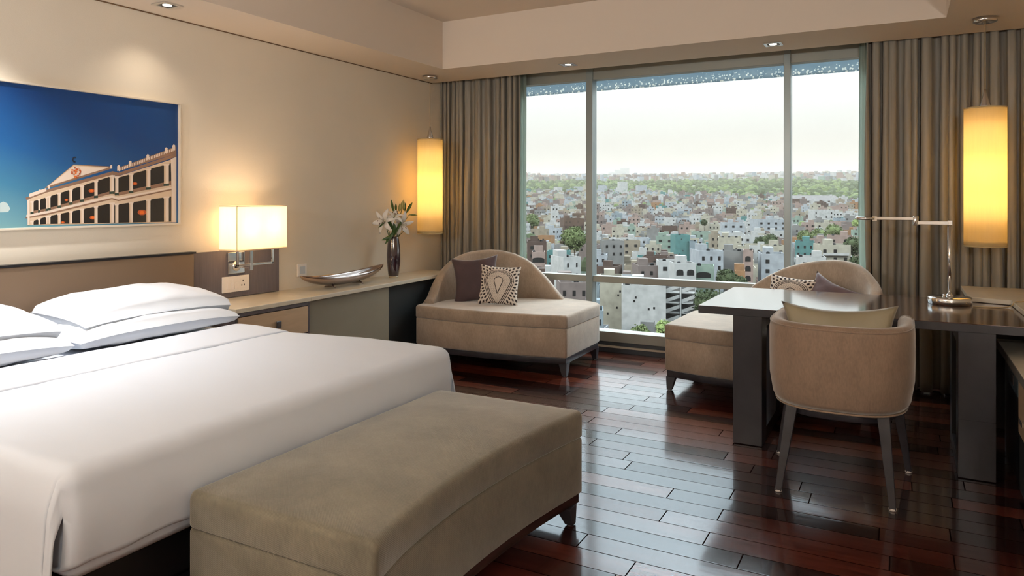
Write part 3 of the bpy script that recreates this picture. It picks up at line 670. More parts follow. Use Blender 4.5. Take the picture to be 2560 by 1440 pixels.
# ------------------------------------------------------------------ curtains
def curtain(x0, x1, nf, seed, label, zb=.012, amp=.052, yc=5.905, flare=0):
    R = random.Random(seed); ks = []; x = 0
    wid = [R.uniform(.4, 2.1) for _ in range(nf)]; tot = sum(wid); amps = [R.uniform(.55, 1.25) for _ in range(nf)]
    ph1 = [R.uniform(-1, 1) for _ in range(nf)]; edges = [0]
    for w in wid: edges.append(edges[-1]+w/tot)
    t = thing('curtain', ((x0+x1)/2, yc, 0), label, 'curtain', None)
    def f(u, v):
        k = min(nf-1, next((i for i in range(nf) if u <= edges[i+1]), nf-1)); s = (u-edges[k])/(edges[k+1]-edges[k])
        # v: 0 bottom, 1 top; folds wander and merge with height
        dr = noise.noise(Vector((u*nf*.35, v*1.4, seed)))*.9; a = amp*amps[k]*(.62+.38*(1-v)+.15*noise.noise(Vector((k*3.1, v*2.2, seed+5))))
        th = 2*pi*(s+dr*.22)
        y = yc-a*math.cos(th)-.012*noise.noise(Vector((u*40, v*3, seed)))
        xx = x0+(x1-x0)*u+.32*a*math.sin(2*th)+.018*noise.noise(Vector((u*6, v*1.7, seed+9)))*(1.2-v)
        z = zb+(HS+.12-zb)*v
        y = min(y, 6.055)
        return (xx, y, z)
    q = MB(); q.grid(f, nf*16, 34); q.build('curtain_fabric', M['curtain'], t, solid=.003)
    q = MB(); q.box(x0-.02, x1+.02, yc-.015, yc+.015, HS+.13, HS+.15); q.build('curtain_track', M['alu'], t)
    return t
curtain(-4.008, -3.125, 13, 4, 'taupe silk curtain gathered in the left corner behind the lilies', yc=5.975, amp=.05)
curtain(-.235, 1.22, 21, 9, 'wide taupe silk curtain gathered at the right behind the desk lamp', amp=.068, yc=5.89)
def sheer(x0, x1, label, seed):
    q = MB(); q.grid(lambda u, v: (x0+(x1-x0)*u+.006*noise.noise(Vector((v*3, u, seed))), 6.03+.012*math.sin(u*14), .012+2.58*v), 24, 16)
    tag(q.build('sheer_curtain', M['sheer'], None, solid=.001), label, 'curtain')
sheer(-3.185, -3.10, 'pale green grey sheer edge showing beside the left curtain', 2)
sheer(-.285, -.17, 'pale green grey sheer edge showing beside the right curtain', 6)

# ------------------------------------------------------------------ lounges
RAIL = M['espresso']
def leg(q, x, y, z1, dx, dy, top=.034, bot=.018):   # tapered leg splayed by (dx,dy); inner faces slope
    q.frustum([(x-bot+dx, y-bot+dy, .004), (x+bot+dx, y-bot+dy, .004), (x+bot+dx, y+bot+dy, .004), (x-bot+dx, y+bot+dy, .004)],
              [(x-top, y-top, z1), (x+top, y-top, z1), (x+top, y+top, z1), (x-top, y+top, z1)])
def glide(x, y, par):
    g = MB(); g.lathe(x, y, ((.011, 0), (.013, .002), (.012, .006)), 14); g.build('glide', M['glide'], par)

def lounge(mirror, heights, label):
    mx_ = (lambda x: -3.73-x) if mirror else (lambda x: x)
    t = thing('lounge_chair', (mx_(-2.85), 5.45, 0), label, 'lounge chair', None)
    front = [(-3.595+.0, 4.965), (-3.25, 4.925), (-2.9, 4.935), (-2.55, 4.975), (-2.245, 5.045)]
    pts = front+[(-2.262, 5.80), (-2.40, 5.90), (-2.66, 5.97), (-3.10, 5.87), (-3.42, 5.70), (-3.60, 5.48), (-3.645, 5.28)]
    rad = [.03, 0, 0, 0, .02, .06, .05, 0, 0, 0, 0, .05]
    poly = round_poly([(mx_(a), b) for a, b in pts], rad)
    q = MB(); slab(q, inset(poly, -.004), .372, .474, .022, .008, dome=.006); q.build('seat_cushion', M['velvet'], t)
    q = MB(); slab(q, poly, .146, .370, .008, .012); q.build('seat_body', M['velvet'], t)
    q = MB(); slab(q, inset(poly, .012), .100, .145, .002, .002); q.build('base_rail', RAIL, t)
    for x, y, dx, dy in ((-2.285, 5.09, .012, -.012), (-2.31, 5.76, .012, .0), (-3.53, 5.02, -.010, -.01), (-3.30, 5.66, -.01, .01)):
        q = MB(); X = mx_(x); leg(q, X, y, .102, -dx if mirror else dx, dy); lg = q.build('leg', RAIL, t, bevel=.002); glide(X+(-dx if mirror else dx), y+dy, lg)
    ctrl = [(-3.575, 5.08), (-3.60, 5.28), (-3.56, 5.46), (-3.40, 5.66), (-3.10, 5.82), (-2.66, 5.93)]
    C_ = catmull([(mx_(a), b) for a, b in ctrl], 8); L = [0]
    for a, b in zip(C_, C_[1:]): L.append(L[-1]+(b-a).length)
    L = [l/L[-1] for l in L]; us = [h[0] for h in heights]; hs = [h[1] for h in heights]
    rings = []; th = .095
    for i, p in enumerate(C_):
        tn = (C_[min(i+1, len(C_)-1)]-C_[max(i-1, 0)]).normalized(); nr = Vector((-tn.y, tn.x))*(1 if not mirror else -1)   # outward
        h = float(np.interp(L[i], us, hs)); rr = min(.028, max(.004, (h-.44)*.5)); rake = max(0, h-.47)*.10
        ring = []
        o1 = p+nr*(.02); i1 = p-nr*(th-.02)
        ring.append((i1.x, i1.y, .45)); 
        for k in range(5):
            a = k/4*pi/2; c = i1+nr*(rr*(1-math.cos(a))+rake*.6); ring.append((c.x, c.y, h-rr+rr*math.sin(a)))
        for k in range(5):
            a = (1-k/4)*pi/2; c = o1-nr*(rr*(1-math.cos(a))); ring.append((c.x, c.y, h-rr+rr*math.sin(a)))
        ring.append((o1.x, o1.y, .45)); rings.append(ring)
    q = MB(); q.loft(rings); bk = q.build('backrest', M['velvet'], t)
    q = MB(); q.tube([Vector(r[10]) for r in rings], .0035, 6); q.build('piping', M['velvet'], bk)
    return t
HL = [(0, .50), (.047, .53), (.095, .60), (.14, .67), (.182, .725), (.224, .77), (.269, .82), (.323, .855), (.383, .883), (.448, .896), (.519, .904), (.598, .897), (.685, .869), (.784, .804), (.892, .658), (.96, .54), (1, .478)]
HR = [(0, .50), (.047, .62), (.095, .70), (.14, .75), (.182, .775), (.224, .80), (.269, .83), (.323, .871), (.383, .905), (.448, .919), (.519, .923), (.598, .911), (.685, .888), (.784, .845), (.892, .763), (.96, .69), (1, .62)]
lounge(False, HL, 'taupe velvet lounge chair with half round back, left, by the stone counter')
lounge(True, HR, 'taupe velvet lounge chair with half round back, right, partly behind the desk')

def pillow_mesh(q, w, h, t, Mx, n_=22, pinch=.10, wr=.0, seed=1, flange=0):
    for sg in (1, -1):
        def f(u, v, sg=sg):
            a, b = u*2-1, v*2-1
            pa = a*(1-pinch*(1-b*b)*abs(a)**3); pb = b*(1-pinch*(1-a*a)*abs(b)**3)
            e = max(0, (1-a*a)*(1-b*b))
            z = sg*t/2*e**.42
            if wr: z += wr*noise.noise(Vector((a*3, b*3, seed*7.1)))*min(1, e*3)
            return Mx @ Vector((pa*w/2, pb*h/2, z))
        q.grid(f, n_, n_)
    return q
def orient(loc, yaw, tilt, roll=0):   # local x: width, local y: height, z: towards viewer (-Y before yaw)
    return Matrix.Translation(loc) @ Matrix.Rotation(yaw, 4, 'Z') @ Matrix.Rotation(pi/2-tilt, 4, 'X') @ Matrix.Rotation(roll, 4, 'Z')

def cushion(name, w, h, t, Mx, m, label, cat='cushion', pinch=.12, wr=.01, seed=1):
    q = MB(); pillow_mesh(q, w, h, t, Mx, 26, pinch, wr, seed)
    o = q.build(name, m); bm = bmesh.new(); bm.from_mesh(o.data); bmesh.ops.remove_doubles(bm, verts=bm.verts, dist=.0004); bmesh.ops.recalc_face_normals(bm, faces=bm.faces); bm.to_mesh(o.data); bm.free()
    tag(o, label, cat); return o

def tribal_colour(a, b):
    """light cotton with an embroidered rounded drop shape and a ring of dark seeds; a,b in -1..1"""
    base = (.74, .66, .58); dark = (.035, .025, .025); mid = (.42, .36, .32)
    # drop: union of circle chain from (0,.22,r .42) to (0,-.95,r .02)
    best = 9
    for k in range(26):
        s = k/25; cy = .20-1.15*s; r = .46*(1-s)**.9+.02; d = math.hypot(a*.88, (b-cy)*1.15)-r; best = min(best, d)
    d = best-.02
    for lv in (.16, .085, .02):
        if abs(d-lv) < .017: return dark
    d2 = 9
    for k in range(16):
        s = k/15; cy = .20-.62*s; r = .20*(1-s)+.01; d2 = min(d2, math.hypot(a, (b-cy)*1.1)-r)
    if abs(d2) < .018: return dark
    if d2 > 0 and d < .0:
        return mid if (math.sin(a*75)*math.sin(b*75) > .25) else base
    if d > .22:
        th = math.atan2(b-.0, a); rad = math.hypot(a, b*1.0)
        n1 = 34
        ph = (th/(2*pi)*n1) % 1; row = (d-.22)/.17; ri = int(row); fr_ = row-ri
        if (ri % 2): ph = (ph+.5) % 1
        if ri < 4:
            e = ((ph-.5)/.26)**2+((fr_-.5)/.42)**2
            if e < 1: return dark if (ri % 2 == 0 or e < .45) else mid
            if e < 1.35: return mid
    return base
def pattern_cushion(w, h, t, Mx, label, seed):
    q = MB(); n_ = 120; pillow_mesh(q, w, h, t, Mx, n_, .10, .004, seed)
    o = q.build('patterned_cushion', mat_attr('embroidered_cotton'))
    ca = o.data.color_attributes.new('col', 'FLOAT_COLOR', 'POINT'); vals = []
    for sg in (0, 1):
        for i in range(n_+1):
            for j in range(n_+1):
                c = tribal_colour(i/n_*2-1, j/n_*2-1) if sg == 0 else (.74, .66, .58); vals += [c[0], c[1], c[2], 1]
    ca.data.foreach_set('color', vals); tag(o, label, 'cushion'); return o
# left lounge cushions
cushion('cushion', .42, .42, .14, orient((-3.285, 5.43, .655), math.radians(26), .20, math.radians(5)), M['plum'], 'dark plum velvet cushion leaning back on the left lounge', pinch=.16, seed=2)
pattern_cushion(.35, .34, .12, orient((-3.0, 5.345, .632), math.radians(18), .24, math.radians(-3)), 'cream cushion with black embroidered drop shape on the left lounge', 3)
# right lounge cushions
pattern_cushion(.34, .34, .12, orient((-.70, 5.50, .645), math.radians(-6), .42, math.radians(-5)), 'cream embroidered cushion on the right lounge, half behind the desk', 5)
cushion('cushion', .44, .44, .14, orient((-.44, 5.44, .60), math.radians(-14), .5, math.radians(-20)), M['plum2'], 'mauve velvet cushion with one corner up on the right lounge', pinch=.20, seed=6)

# ------------------------------------------------------------------ desk, ledge, lamp
dk = thing('writing_desk', (0, 4.6, 0), 'long dark wood writing desk with thick top and loop legs by the window', 'desk')
DX0, DX1, DY0, DY1, DZ = -1.02, 1.24, 4.13, 5.13, .755
q = MB(); q.box(DX0, DX1, DY0, DY1, DZ-.043, DZ-.003); q.build('desktop_edge', M['espresso'], dk, bevel=.002)
q = MB(); q.box(DX0+.001, DX1, DY0+.001, DY1-.001, DZ-.003, DZ); q.build('desktop_surface', M['desk_top'], dk)
for x0 in (-.828, .241):
    q = MB(); x1 = x0+.155; ya, yb = 4.134, 4.79
    q.box(x0, x1, ya, ya+.15, .003, DZ-.043); q.box(x0, x1, yb-.15, yb, .003, DZ-.043); q.box(x0, x1, ya+.15, yb-.15, .003, .075); q.box(x0, x1, ya+.15, yb-.15, DZ-.115, DZ-.043)
    lg = q.build('leg', M['espresso'], dk, bevel=.002)
    if x0 > 0:
        q = MB(); q.box(x0-.0006, x1+.0006, ya-.0006, ya+.02, .285, .289); q.build('joint_line', M['black'], lg)
ld = thing('stone_ledge', (.8, 5.3, 0), 'cream L shaped ledge at the right end of the desk below the curtain', 'ledge')
q = MB(); z0, z1 = .757, .784
P = [(.345, 5.02), (.545, 4.955), (.555, 4.30), (1.24, 4.30), (1.24, 5.66), (.345, 5.66)]
q.loft([[(x, y, z0) for x, y in P], [(x, y, z1) for x, y in P]], smooth=False); q.build('ledge_slab', M['stone'], ld, bevel=.003)
q = MB(); q.box(.36, 1.24, 5.15, 5.64, .0, .756); q.build('ledge_support', M['espresso'], ld)

dl = thing('desk_lamp', (.245, 4.87, DZ), 'chrome swing arm desk lamp with round base on the desk', 'desk lamp')
lx, ly = .243, 4.875
q = MB(); q.lathe(lx, ly, ((.108, DZ), (.112, DZ+.002), (.112, DZ+.038), (.109, DZ+.041), (.02, DZ+.041)), 56); q.build('base', M['chrome'], dl)
q = MB(); q.lathe(lx, ly, ((.018, DZ+.041), (.018, DZ+.052), (.011, DZ+.06)), 24); q.tube([(lx, ly, DZ+.05), (lx, ly, 1.235)], .0105, 16); q.build('pole', M['chrome'], dl)
q = MB(); q.lathe(lx-.03, ly-.045, ((.008, DZ+.041), (.008, DZ+.056), (.004, DZ+.060)), 14); q.build('switch', M['chrome'], dl)
q = MB(); q.box(lx-.008, lx+.014, ly-.011, ly+.011, 1.208, 1.236); q.box(lx-.168, lx-.006, ly-.009, ly+.009, 1.209, 1.231); q.build('lower_arm', M['nickel'], dl, bevel=.002)
q = MB(); q.lathe(lx-.172, ly, ((.013, 1.204), (.015, 1.207), (.015, 1.255), (.013, 1.258)), 20); q.build('elbow', M['chrome'], dl)
q = MB(); q.box(lx-.385, lx-.165, ly-.009, ly+.009, 1.234, 1.254); q.build('upper_arm', M['nickel'], dl, bevel=.002)
q = MB(); q.lathe(lx-.44, ly, ((.048, 1.234), (.055, 1.236), (.055, 1.251), (.048, 1.253)), 36); q.box(lx-.40, lx-.375, ly-.014, ly+.014, 1.228, 1.255); q.build('lamp_head', M['chrome'], dl)
q = MB(); q.lathe(lx-.44, ly, ((.040, 1.2335), (.040, 1.2338)), 30); q.build('diffuser', M['white_plastic'], dl)
q = MB(); q.tube(catmull([(.352, 4.80, DZ+.004), (.42, 4.79, DZ+.004), (.49, 4.81, DZ+.004), (.535, 4.84, DZ+.012), (.56, 4.86, .7885), (.66, 4.90, .7885), (.8, 5.0, .7885)], 6), .0035, 8)
tag(q.build('power_cord', M['cord']), 'tan lamp cord running from the desk lamp over the cream ledge', 'cord')

# credenza
cz = thing('credenza', (.9, 3.6, 0), 'low dark credenza with cream top and pale drawer fronts at right edge', 'cabinet')
q = MB(); q.box(.453, 1.245, 2.2, 4.72, .562, .600); q.build('credenza_top', M['stone'], cz, bevel=.003)
q = MB(); q.box(.450, .456, 2.2, 4.72, .560, .598); q.build('edge_band', mat('edge_band_grey', lin('#6d675f'), .35), cz)
q = MB(); q.box(.49, 1.245, 2.2, 4.70, .0, .56); q.build('credenza_carcass', M['black'], cz)
y0 = 4.02
q = MB(); q.box(.472, .49, 4.06, 4.42, .44, .535); pl = q.build('socket_panel', mat('slate_panel', lin('#4c565c'), .4), cz, bevel=.002)
q = MB(); q.box(.4695, .472, 4.20, 4.30, .462, .512); q.build('socket', M['dark_plastic'], pl, bevel=.001)
for k in range(3):
    ya = 3.37-k*.66+.02; q = MB(); q.box(.470, .49, ya, ya+.63, .29, .54); dr = q.build('drawer', M['drawer'], cz, bevel=.002)
    q = MB(); q.box(.446, .470, ya+.305, ya+.325, .405, .42); q.box(.440, .447, ya+.27, ya+.36, .403, .423); q.build('knob', M['chrome'], dr, bevel=.001)
    q = MB(); q.box(.474, .49, ya, ya+.63, .03, .28); q.build('lower_door', M['teal_dark'], cz, bevel=.002)

# ------------------------------------------------------------------ armchair
CX, CY = -.262, 3.86
ac = thing('armchair', (CX, CY, 0), 'tan velvet tub armchair on dark tapered legs, back to camera', 'armchair')
def upath(hw, yb, yf, n_=40):
    """U outline from front left, round the back, to front right (superellipse)"""
    P = []
    for i in range(n_+1):
        a = pi*i/n_; c, s = math.cos(a), math.sin(a); k = 2.7
        x = -hw*(abs(c)**(2/k))*(1 if c > 0 else -1); y = -(abs(s)**(2/k))
        P.append((x, y*(yb)))
    return [(-hw, yf)]+[(-hw, yf*.5)]+P+[(hw, yf*.5), (hw, yf)]
U = upath(.318, .36, .20)
rings = []; n_u = len(U)
for i, (x, y) in enumerate(U):
    a = Vector(U[max(i-1, 0)]); b = Vector(U[min(i+1, n_u-1)]); tn = (b-a).normalized(); nr = Vector((tn.y, -tn.x))   # outward
    p = Vector((x, y)); ring = []; back = max(0, -y)/.36; s_arc = i/(n_u-1)
    zt = .785-.0*back; th = .078
    pl_ = .0022*math.sin(s_arc*330)*(1 if .12 < s_arc < .88 else .3)
    prof = [(-.035, .405), (-.012, .400), (-.002, .43), (.0, .52), (.0, .62), (.0, .70), (pl_-.001, .745), (-.006, .768), (-.020, .783), (-.042, .788), (-.062, .778), (-.074, .755), (-.077, .70), (-.077, .60), (-.077, .42)]
    for o, z in prof:
        taper = -.020*max(0, (.55-z)/.15)**1.6 if o > -.03 else 0
        c = p+nr*(o+taper); ring.append((CX+c.x, CY+c.y, z))
    rings.append(ring)
q = MB(); q.loft(rings); bk = q.build('tub_back', M['velvet_chair'], ac)
q = MB(); q.tube([Vector(r[7])+Vector((0, 0, .001)) for r in rings], .004, 8); q.build('piping', M['velvet_chair'], bk)
q = MB(); q.tube([Vector(r[1]) for r in rings], .005, 8); q.build('lower_piping', M['velvet_chair'], bk)
inner = [(CX+x*.76, CY+y*.76) for x, y in U]; inner = inner[:1]+inner[1:-1]+inner[-1:]
q = MB(); slab(q, inner+[(CX+.24, CY+.24), (CX-.24, CY+.24)], .40, .50, .025, .006, dome=.006); q.build('seat_cushion', M['velvet_chair'], ac)
q = MB(); slab(q, [(CX+x*.78, CY+y*.80) for x, y in U]+[(CX+.24, CY+.235), (CX-.24, CY+.235)], .355, .402, .004, .004); q.build('seat_frame', M['espresso'], ac)
for (fx, fy), (tx, ty) in (((-.505, 3.548), (-.450, 3.625)), ((-.035, 3.562), (-.075, 3.625)), ((.030, 4.10), (-.03, 4.03)), ((-.575, 4.09), (-.50, 4.03))):
    q = MB(); b_, a_ = .0135, .026
    q.frustum([(fx-b_, fy-b_, .006), (fx+b_, fy-b_, .006), (fx+b_, fy+b_, .006), (fx-b_, fy+b_, .006)], [(tx-a_, ty-a_, .42), (tx+a_, ty-a_, .42), (tx+a_, ty+a_, .42), (tx-a_, ty+a_, .42)])
    lg = q.build('leg', M['espresso'], ac, bevel=.002); g = MB(); g.lathe(fx, fy, ((.014, 0), (.016, .002), (.016, .010)), 16); g.build('glide', M['glide'], lg)
cushion('back_cushion', .50, .42, .15, orient((CX+.005, 3.665, .664), 0, .12, math.radians(1.2)), M['olive_cushion'], 'olive silk cushion propped inside the back of the armchair', pinch=.17, seed=8)

# ------------------------------------------------------------------ bench
bn = thing('bed_bench', (-1.56, 2.15, 0), 'olive taupe velvet bench with curved front at the foot of the bed', 'bench')
ctr = [(-1.196, 1.472), (-1.236, 1.66), (-1.258, 1.90), (-1.262, 2.13), (-1.246, 2.42), (-1.218, 2.64), (-1.188, 2.825)]
cur = catmull(ctr, 10)
def bench_block(q, z0, z1, rt, rb, d=0, dome=0):
    ya, yb = 1.478+d, 2.832-d; N_ = 36; rings = []
    st = [(ya, rt)]+[(ya+rt*(1-math.cos(k/5*pi/2)), rt*(1-math.sin(k/5*pi/2))) for k in range(1, 6)]
    st += [(ya+rt+(yb-ya-2*rt)*k/N_, 0) for k in range(1, N_)]
    st += [(yb-rt*(1-math.cos(k/5*pi/2)), rt*(1-math.sin(k/5*pi/2))) for k in range(5, 0, -1)]+[(yb, rt)]
    for y, i_ in st:
        i_ = min(i_, rt*.999); xr = float(np.interp(y, [c.y for c in cur], [c.x for c in cur]))-d-i_*.8; xl = -1.915+d+i_*.8
        e = min(1, (y-ya)/.25, (yb-y)/.25); dm = dome*max(0, e); zt = z1-i_; zb = z0+i_*rb/rt; ring = [(xl+rb, y, zb)]
        ring = [(xr-rb, y, zb), (xr, y, zb+rb)]
        for k in range(5): a_ = k/4*pi/2; ring.append((xr-rt*(1-math.cos(a_)), y, zt-rt+rt*math.sin(a_)))
        for k in range(1, 10): t = k/10; ring.append((xr-rt+(xl-xr+2*rt)*t, y, zt+dm*math.sin(pi*t)**.6))
        for k in range(4, -1, -1): a_ = k/4*pi/2; ring.append((xl+rt*(1-math.cos(a_)), y, zt-rt+rt*math.sin(a_)))
        ring += [(xl, y, zb+rb), (xl+rb, y, zb)]; rings.append(ring)
    q.loft(rings)
q = MB(); bench_block(q, .352, .466, .022, .008, -.004, .012); q.build('seat_cushion', M['velvet_bench'], bn)
q = MB(); bench_block(q, .118, .350, .008, .006); q.build('bench_body', M['velvet_bench'], bn)
q = MB(); bench_block(q, .078, .118, .003, .002, .010); q.build('base_rail', mat('mahogany_rail', lin('#35201c'), .35, noise_amt=.2, stretch=(8, 1, 1)), bn)
for x, y, dx, dy in ((-1.235, 2.765, .02, .005), (-1.245, 1.53, .02, -.01), (-1.86, 2.775, -.01, .01), (-1.86, 1.54, -.01, -.01)):
    q = MB(); leg(q, x, y, .08, dx, dy, .036, .017); lg = q.build('leg', M['espresso'], bn, bevel=.002); glide(x+dx, y+dy, lg)

# ------------------------------------------------------------------ bed
BX, BY0, BY1, BZ = -1.955, 1.125, 3.02, .62
bd = thing('bed', (-2.98, 2.1, 0), 'king size bed base and mattress under white linen', 'bed')
q = MB(); q.box(XL+.06, BX-.09, BY0+.06, BY1-.06, .09, .30); q.build('bed_base', mat('black_bed_base', lin('#120f0e'), .4), bd, bevel=.005)
q = MB(); q.box(BX-.089, BX-.083, BY0+.2, BY1-.2, .15, .158); q.build('base_trim_line', M['nickel'], bd)
for x, y in ((BX-.2, BY0+.2), (BX-.2, BY1-.2), (-3.8, BY0+.2), (-3.8, BY1-.2)):
    q = MB(); q.tube([(x, y, 0), (x, y, .095)], .03, 12); q.build('leg', M['black'], bd)
q = MB(); slab(q, round_poly([(XL+.065, BY0+.03), (BX-.03, BY0+.03), (BX-.03, BY1-.03), (XL+.065, BY1-.03)], .05), .302, .60, .05, .03); q.build('mattress', M['linen'], bd)
def N(x, y, z, s): return noise.noise(Vector((x*s, y*s, z*s)))
# duvet: top and tucked foot
prof = []                                      # (x, z, nx, nz)
for k in range(30): prof.append((-3.44+k/29*(BX-.06+3.44), BZ+.006, 0, 1))
for k in range(1, 10):
    a = pi/2*(k/9); prof.append((BX-.06+.06*math.sin(a), BZ+.006-.055*(1-math.cos(a)), math.sin(a), math.cos(a)))
for k in range(1, 10):
    t = k/9; prof.append((BX+.012*math.sin(pi*t)-.0*t, BZ-.049-(BZ-.049-.375)*t, 1, 0))
for k in range(1, 8):
    a = pi/2*k/7; prof.append((BX-.035*(1-math.cos(a))-.05*(k/7)**2, .375-.032*math.sin(a), math.cos(a), -math.sin(a)))
q = MB(); nY = 90; HZ = .09
def prow(i):
    x, z, nx, nz = prof[i]; row = []
    for j in range(nY+1):
        v = j/nY; y = BY0+(BY1-BY0)*v
        am = .004*N(x, y, z, 2.2)+.0025*N(x+3, y*2.2, z, 6)
        if z < .5: am += .008*N(x, y*1.6, z*.6, 5)*(1 if z < .42 else .5)
        e = min(v, 1-v)*(BY1-BY0); hd_ = min(1, max(0, (-2.5-x)/.7)); k = max(0, 1-e/(.045+.09*hd_)); zd_ = .028+.022*hd_
        row.append((x+nx*am-.03*k**2*(nx if nx > .3 else 0), y+(.012*k*k if v < .5 else -.012*k*k), z+nz*am-(zd_*k**2+.004*hd_)*max(0, nz)))
    return row
rows = [prow(i) for i in range(len(prof))]
q.add([p for r_ in rows for p in r_], [(i*(nY+1)+j, (i+1)*(nY+1)+j, (i+1)*(nY+1)+j+1, i*(nY+1)+j+1) for i in range(len(rows)-1) for j in range(nY)], 0, True)
iR = next(i for i, p_ in enumerate(prof) if p_[2] > .995)+3
for sd, j in ((-1, 0), (1, nY)):
    V = []; nT = 22
    for i in range(iR+1):
        bx, by, bz = rows[i][j]; lean = max(0, (bx-(BX-.06))/.06)
        for k in range(nT+1):
            t = k/nT; y = by+sd*(.022*math.sin(min(1, t*5)*pi/2)+.035*t); z = bz-(bz-HZ)*t; am = .018*t*math.sin(bx*6.5+1.3*math.sin(bx*3))+.006*t*N(bx, z, sd, 3)
            V.append((bx+lean*(.02*math.sin(t*3)-.045*t*(1 if sd < 0 else -1.6)*.6)*(1 if t > 0 else 0), y+(sd*am if t > 0 else 0), z))
    q.add(V, [(i*(nT+1)+k, (i+1)*(nT+1)+k, (i+1)*(nT+1)+k+1, i*(nT+1)+k+1) for i in range(iR) for k in range(nT)], 0, True)
dv = thing('duvet', (-2.65, 2.1, BZ), 'smooth white duvet hanging over the bed sides and tucked in at its foot', 'duvet')
o = q.build('duvet_cover', M['linen'], dv); bm = bmesh.new(); bm.from_mesh(o.data); bmesh.ops.remove_doubles(bm, verts=bm.verts, dist=.0008); bmesh.ops.recalc_face_normals(bm, faces=bm.faces); bm.to_mesh(o.data); bm.free()
sm = o.modifiers.new('solid', 'SOLIDIFY'); sm.thickness = .006; sm.offset = 0
# turned down top sheet
ts = thing('top_sheet_fold', (-3.2, 2.1, BZ), 'turned down white top sheet band across the bed below the pillows', 'sheet')
def fold(u, v):
    y = BY0-.004+(BY1-BY0+.008)*v; wob = .012*N(0, y, 2, 2.0)
    tt = u
    if u < .06: x = -3.01+wob+.004*math.sin(u/.06*pi); z = BZ+.008+.008*(u/.06)
    else:
        t = (u-.06)/.94; x = -3.01+wob-.44*t; z = BZ+.016+.009*math.sin(pi*t)**.7+.004*N(x, y, 1, 4)-.02*max(0, t-.8)/.2
    e = min(v, 1-v)*2; z -= .055*max(0, 1-e/.13)**2+.004
    return (x, y, z)
q = MB(); q.grid(fold, 40, 80); q.build('sheet_band', M['linen'], ts, solid=.006)
def bed_pillow(cx, cy, cz, yaw, tilt, w, h, t, label, seed):
    Mx = Matrix.Translation((cx, cy, cz)) @ Matrix.Rotation(yaw, 4, 'Z') @ Matrix.Rotation(tilt, 4, 'Y')
    q = MB()
    for sg in (1, -1):
        def f(u, v, sg=sg):
            a, b = u*2-1, v*2-1; pn_ = .07
            pa = a*(1-pn_*(1-b*b)*abs(a)**3); pb = b*(1-pn_*(1-a*a)*abs(b)**3); e = max(0, (1-a*a)*(1-b*b))
            z = sg*t/2*e**.24+.007*N(a*1.2, b*2, seed, 2.2)*min(1, e*4)+.003*N(a, b, seed+3, 7)*min(1, e*4)
            z -= .018*abs(b)**3
            return Mx @ Vector((pa*h/2, pb*w/2, z))
        q.grid(f, 34, 54)
    o = q.build('bed_pillow', M['pillow']); bm = bmesh.new(); bm.from_mesh(o.data); bmesh.ops.remove_doubles(bm, verts=bm.verts, dist=.0004); bm.to_mesh(o.data); bm.free()
    tag(o, label, 'pillow', 'white bed pillows'); return o
bed_pillow(-3.655, 2.485, .688, .02, -.03, .94, .54, .15, 'lower white pillow of the right pair, beside the cabinet', 11)
bed_pillow(-3.67, 2.515, .780, .02, .10, .88, .46, .19, 'upper white pillow of the right pair, beside the cabinet', 12)
bed_pillow(-3.655, 1.50, .688, -.03, -.03, 1.00, .54, .15, 'lower white pillow of the left pair, cut by the left edge', 13)
bed_pillow(-3.67, 1.49, .785, -.02, .10, .98, .48, .19, 'upper white pillow of the left pair, cut by the left edge', 14)
#CITY#
# ------------------------------------------------------------------ the city beyond the window
CK = .21                                        # city colours darkened evenly to offset the over-bright sky
GD = [(0, -40), (150, -39), (200, -38), (300, -35), (430, -31), (620, -25), (750, -20), (950, -10), (1400, 8), (2000, 38), (3000, 85), (4500, 145), (6000, 188), (8000, 205), (12000, 205)]
def zg(x, y):
    r = math.hypot(x, y); return ln(r, GD)
def polar(px, d):
    """point on the ground plan at camera-relative azimuth of column px, distance d (m)"""
    a = math.atan((px-1280)/F_PX); return (d*(CF[0]*math.cos(a)+CRt[0]*math.sin(a)), d*(CF[1]*math.cos(a)+CRt[1]*math.sin(a)), a)
def cmat(name, h, rough=.85, k=None):
    c = lin(h); gy = (c[0]+c[1]+c[2])/3; c = [v*.72+gy*f_*.28 for v, f_ in zip(c[:3], (1.03, 1, .95))]; k = CK if k is None else k
    return mat(name, (c[0]*k, c[1]*k, c[2]*k, 1), rough, spec=.1, noise_amt=.16, noise_scale=.5)
WALLS = [('white', '#f2f0ec'), ('cream', '#e8dcc0'), ('pink', '#d8b2a2'), ('grey', '#b2aeaa'), ('pale blue', '#b0c4d0'), ('mint', '#b4d0ba'), ('turquoise', '#64b4b0'),
         ('orange', '#d89858'), ('brown', '#826456'), ('rose grey', '#ae968e'), ('bluish white', '#d8dee6'), ('sand', '#cbb698')]
CM = [cmat('wall_paint_'+a.replace(' ', '_'), b) for a, b in WALLS]
ROOF, DARK, TANK, TRIM = cmat('roof_screed', '#a89e94'), cmat('dark_opening', '#3c3836', .5), cmat('black_water_tank', '#202226', .5), cmat('white_trim', '#f4f2ee')
ALLM = CM+[ROOF, DARK, TANK, TRIM]; iR, iD, iT, iW = len(CM), len(CM)+1, len(CM)+2, len(CM)+3
rc = random.Random(21)

g = MB(); NA, NR = 48, 60
def terr(u, v):
    a = math.radians(-50+110*u); r = 60*(170**v); x = r*(CF[0]*math.cos(a)+CRt[0]*math.sin(a)); y = r*(CF[1]*math.cos(a)+CRt[1]*math.sin(a))
    return (x, y, ln(r, GD)+(2+r*.0018)*noise.noise(Vector((x*.002, y*.002, 0)))*min(1, r/900))
g.grid(terr, NA, NR)
gm = cmat('dusty_ground', '#7d7466'); tag(g.build('city_ground', gm), 'dusty ground and far low hills carrying the city', 'ground', kind='structure')

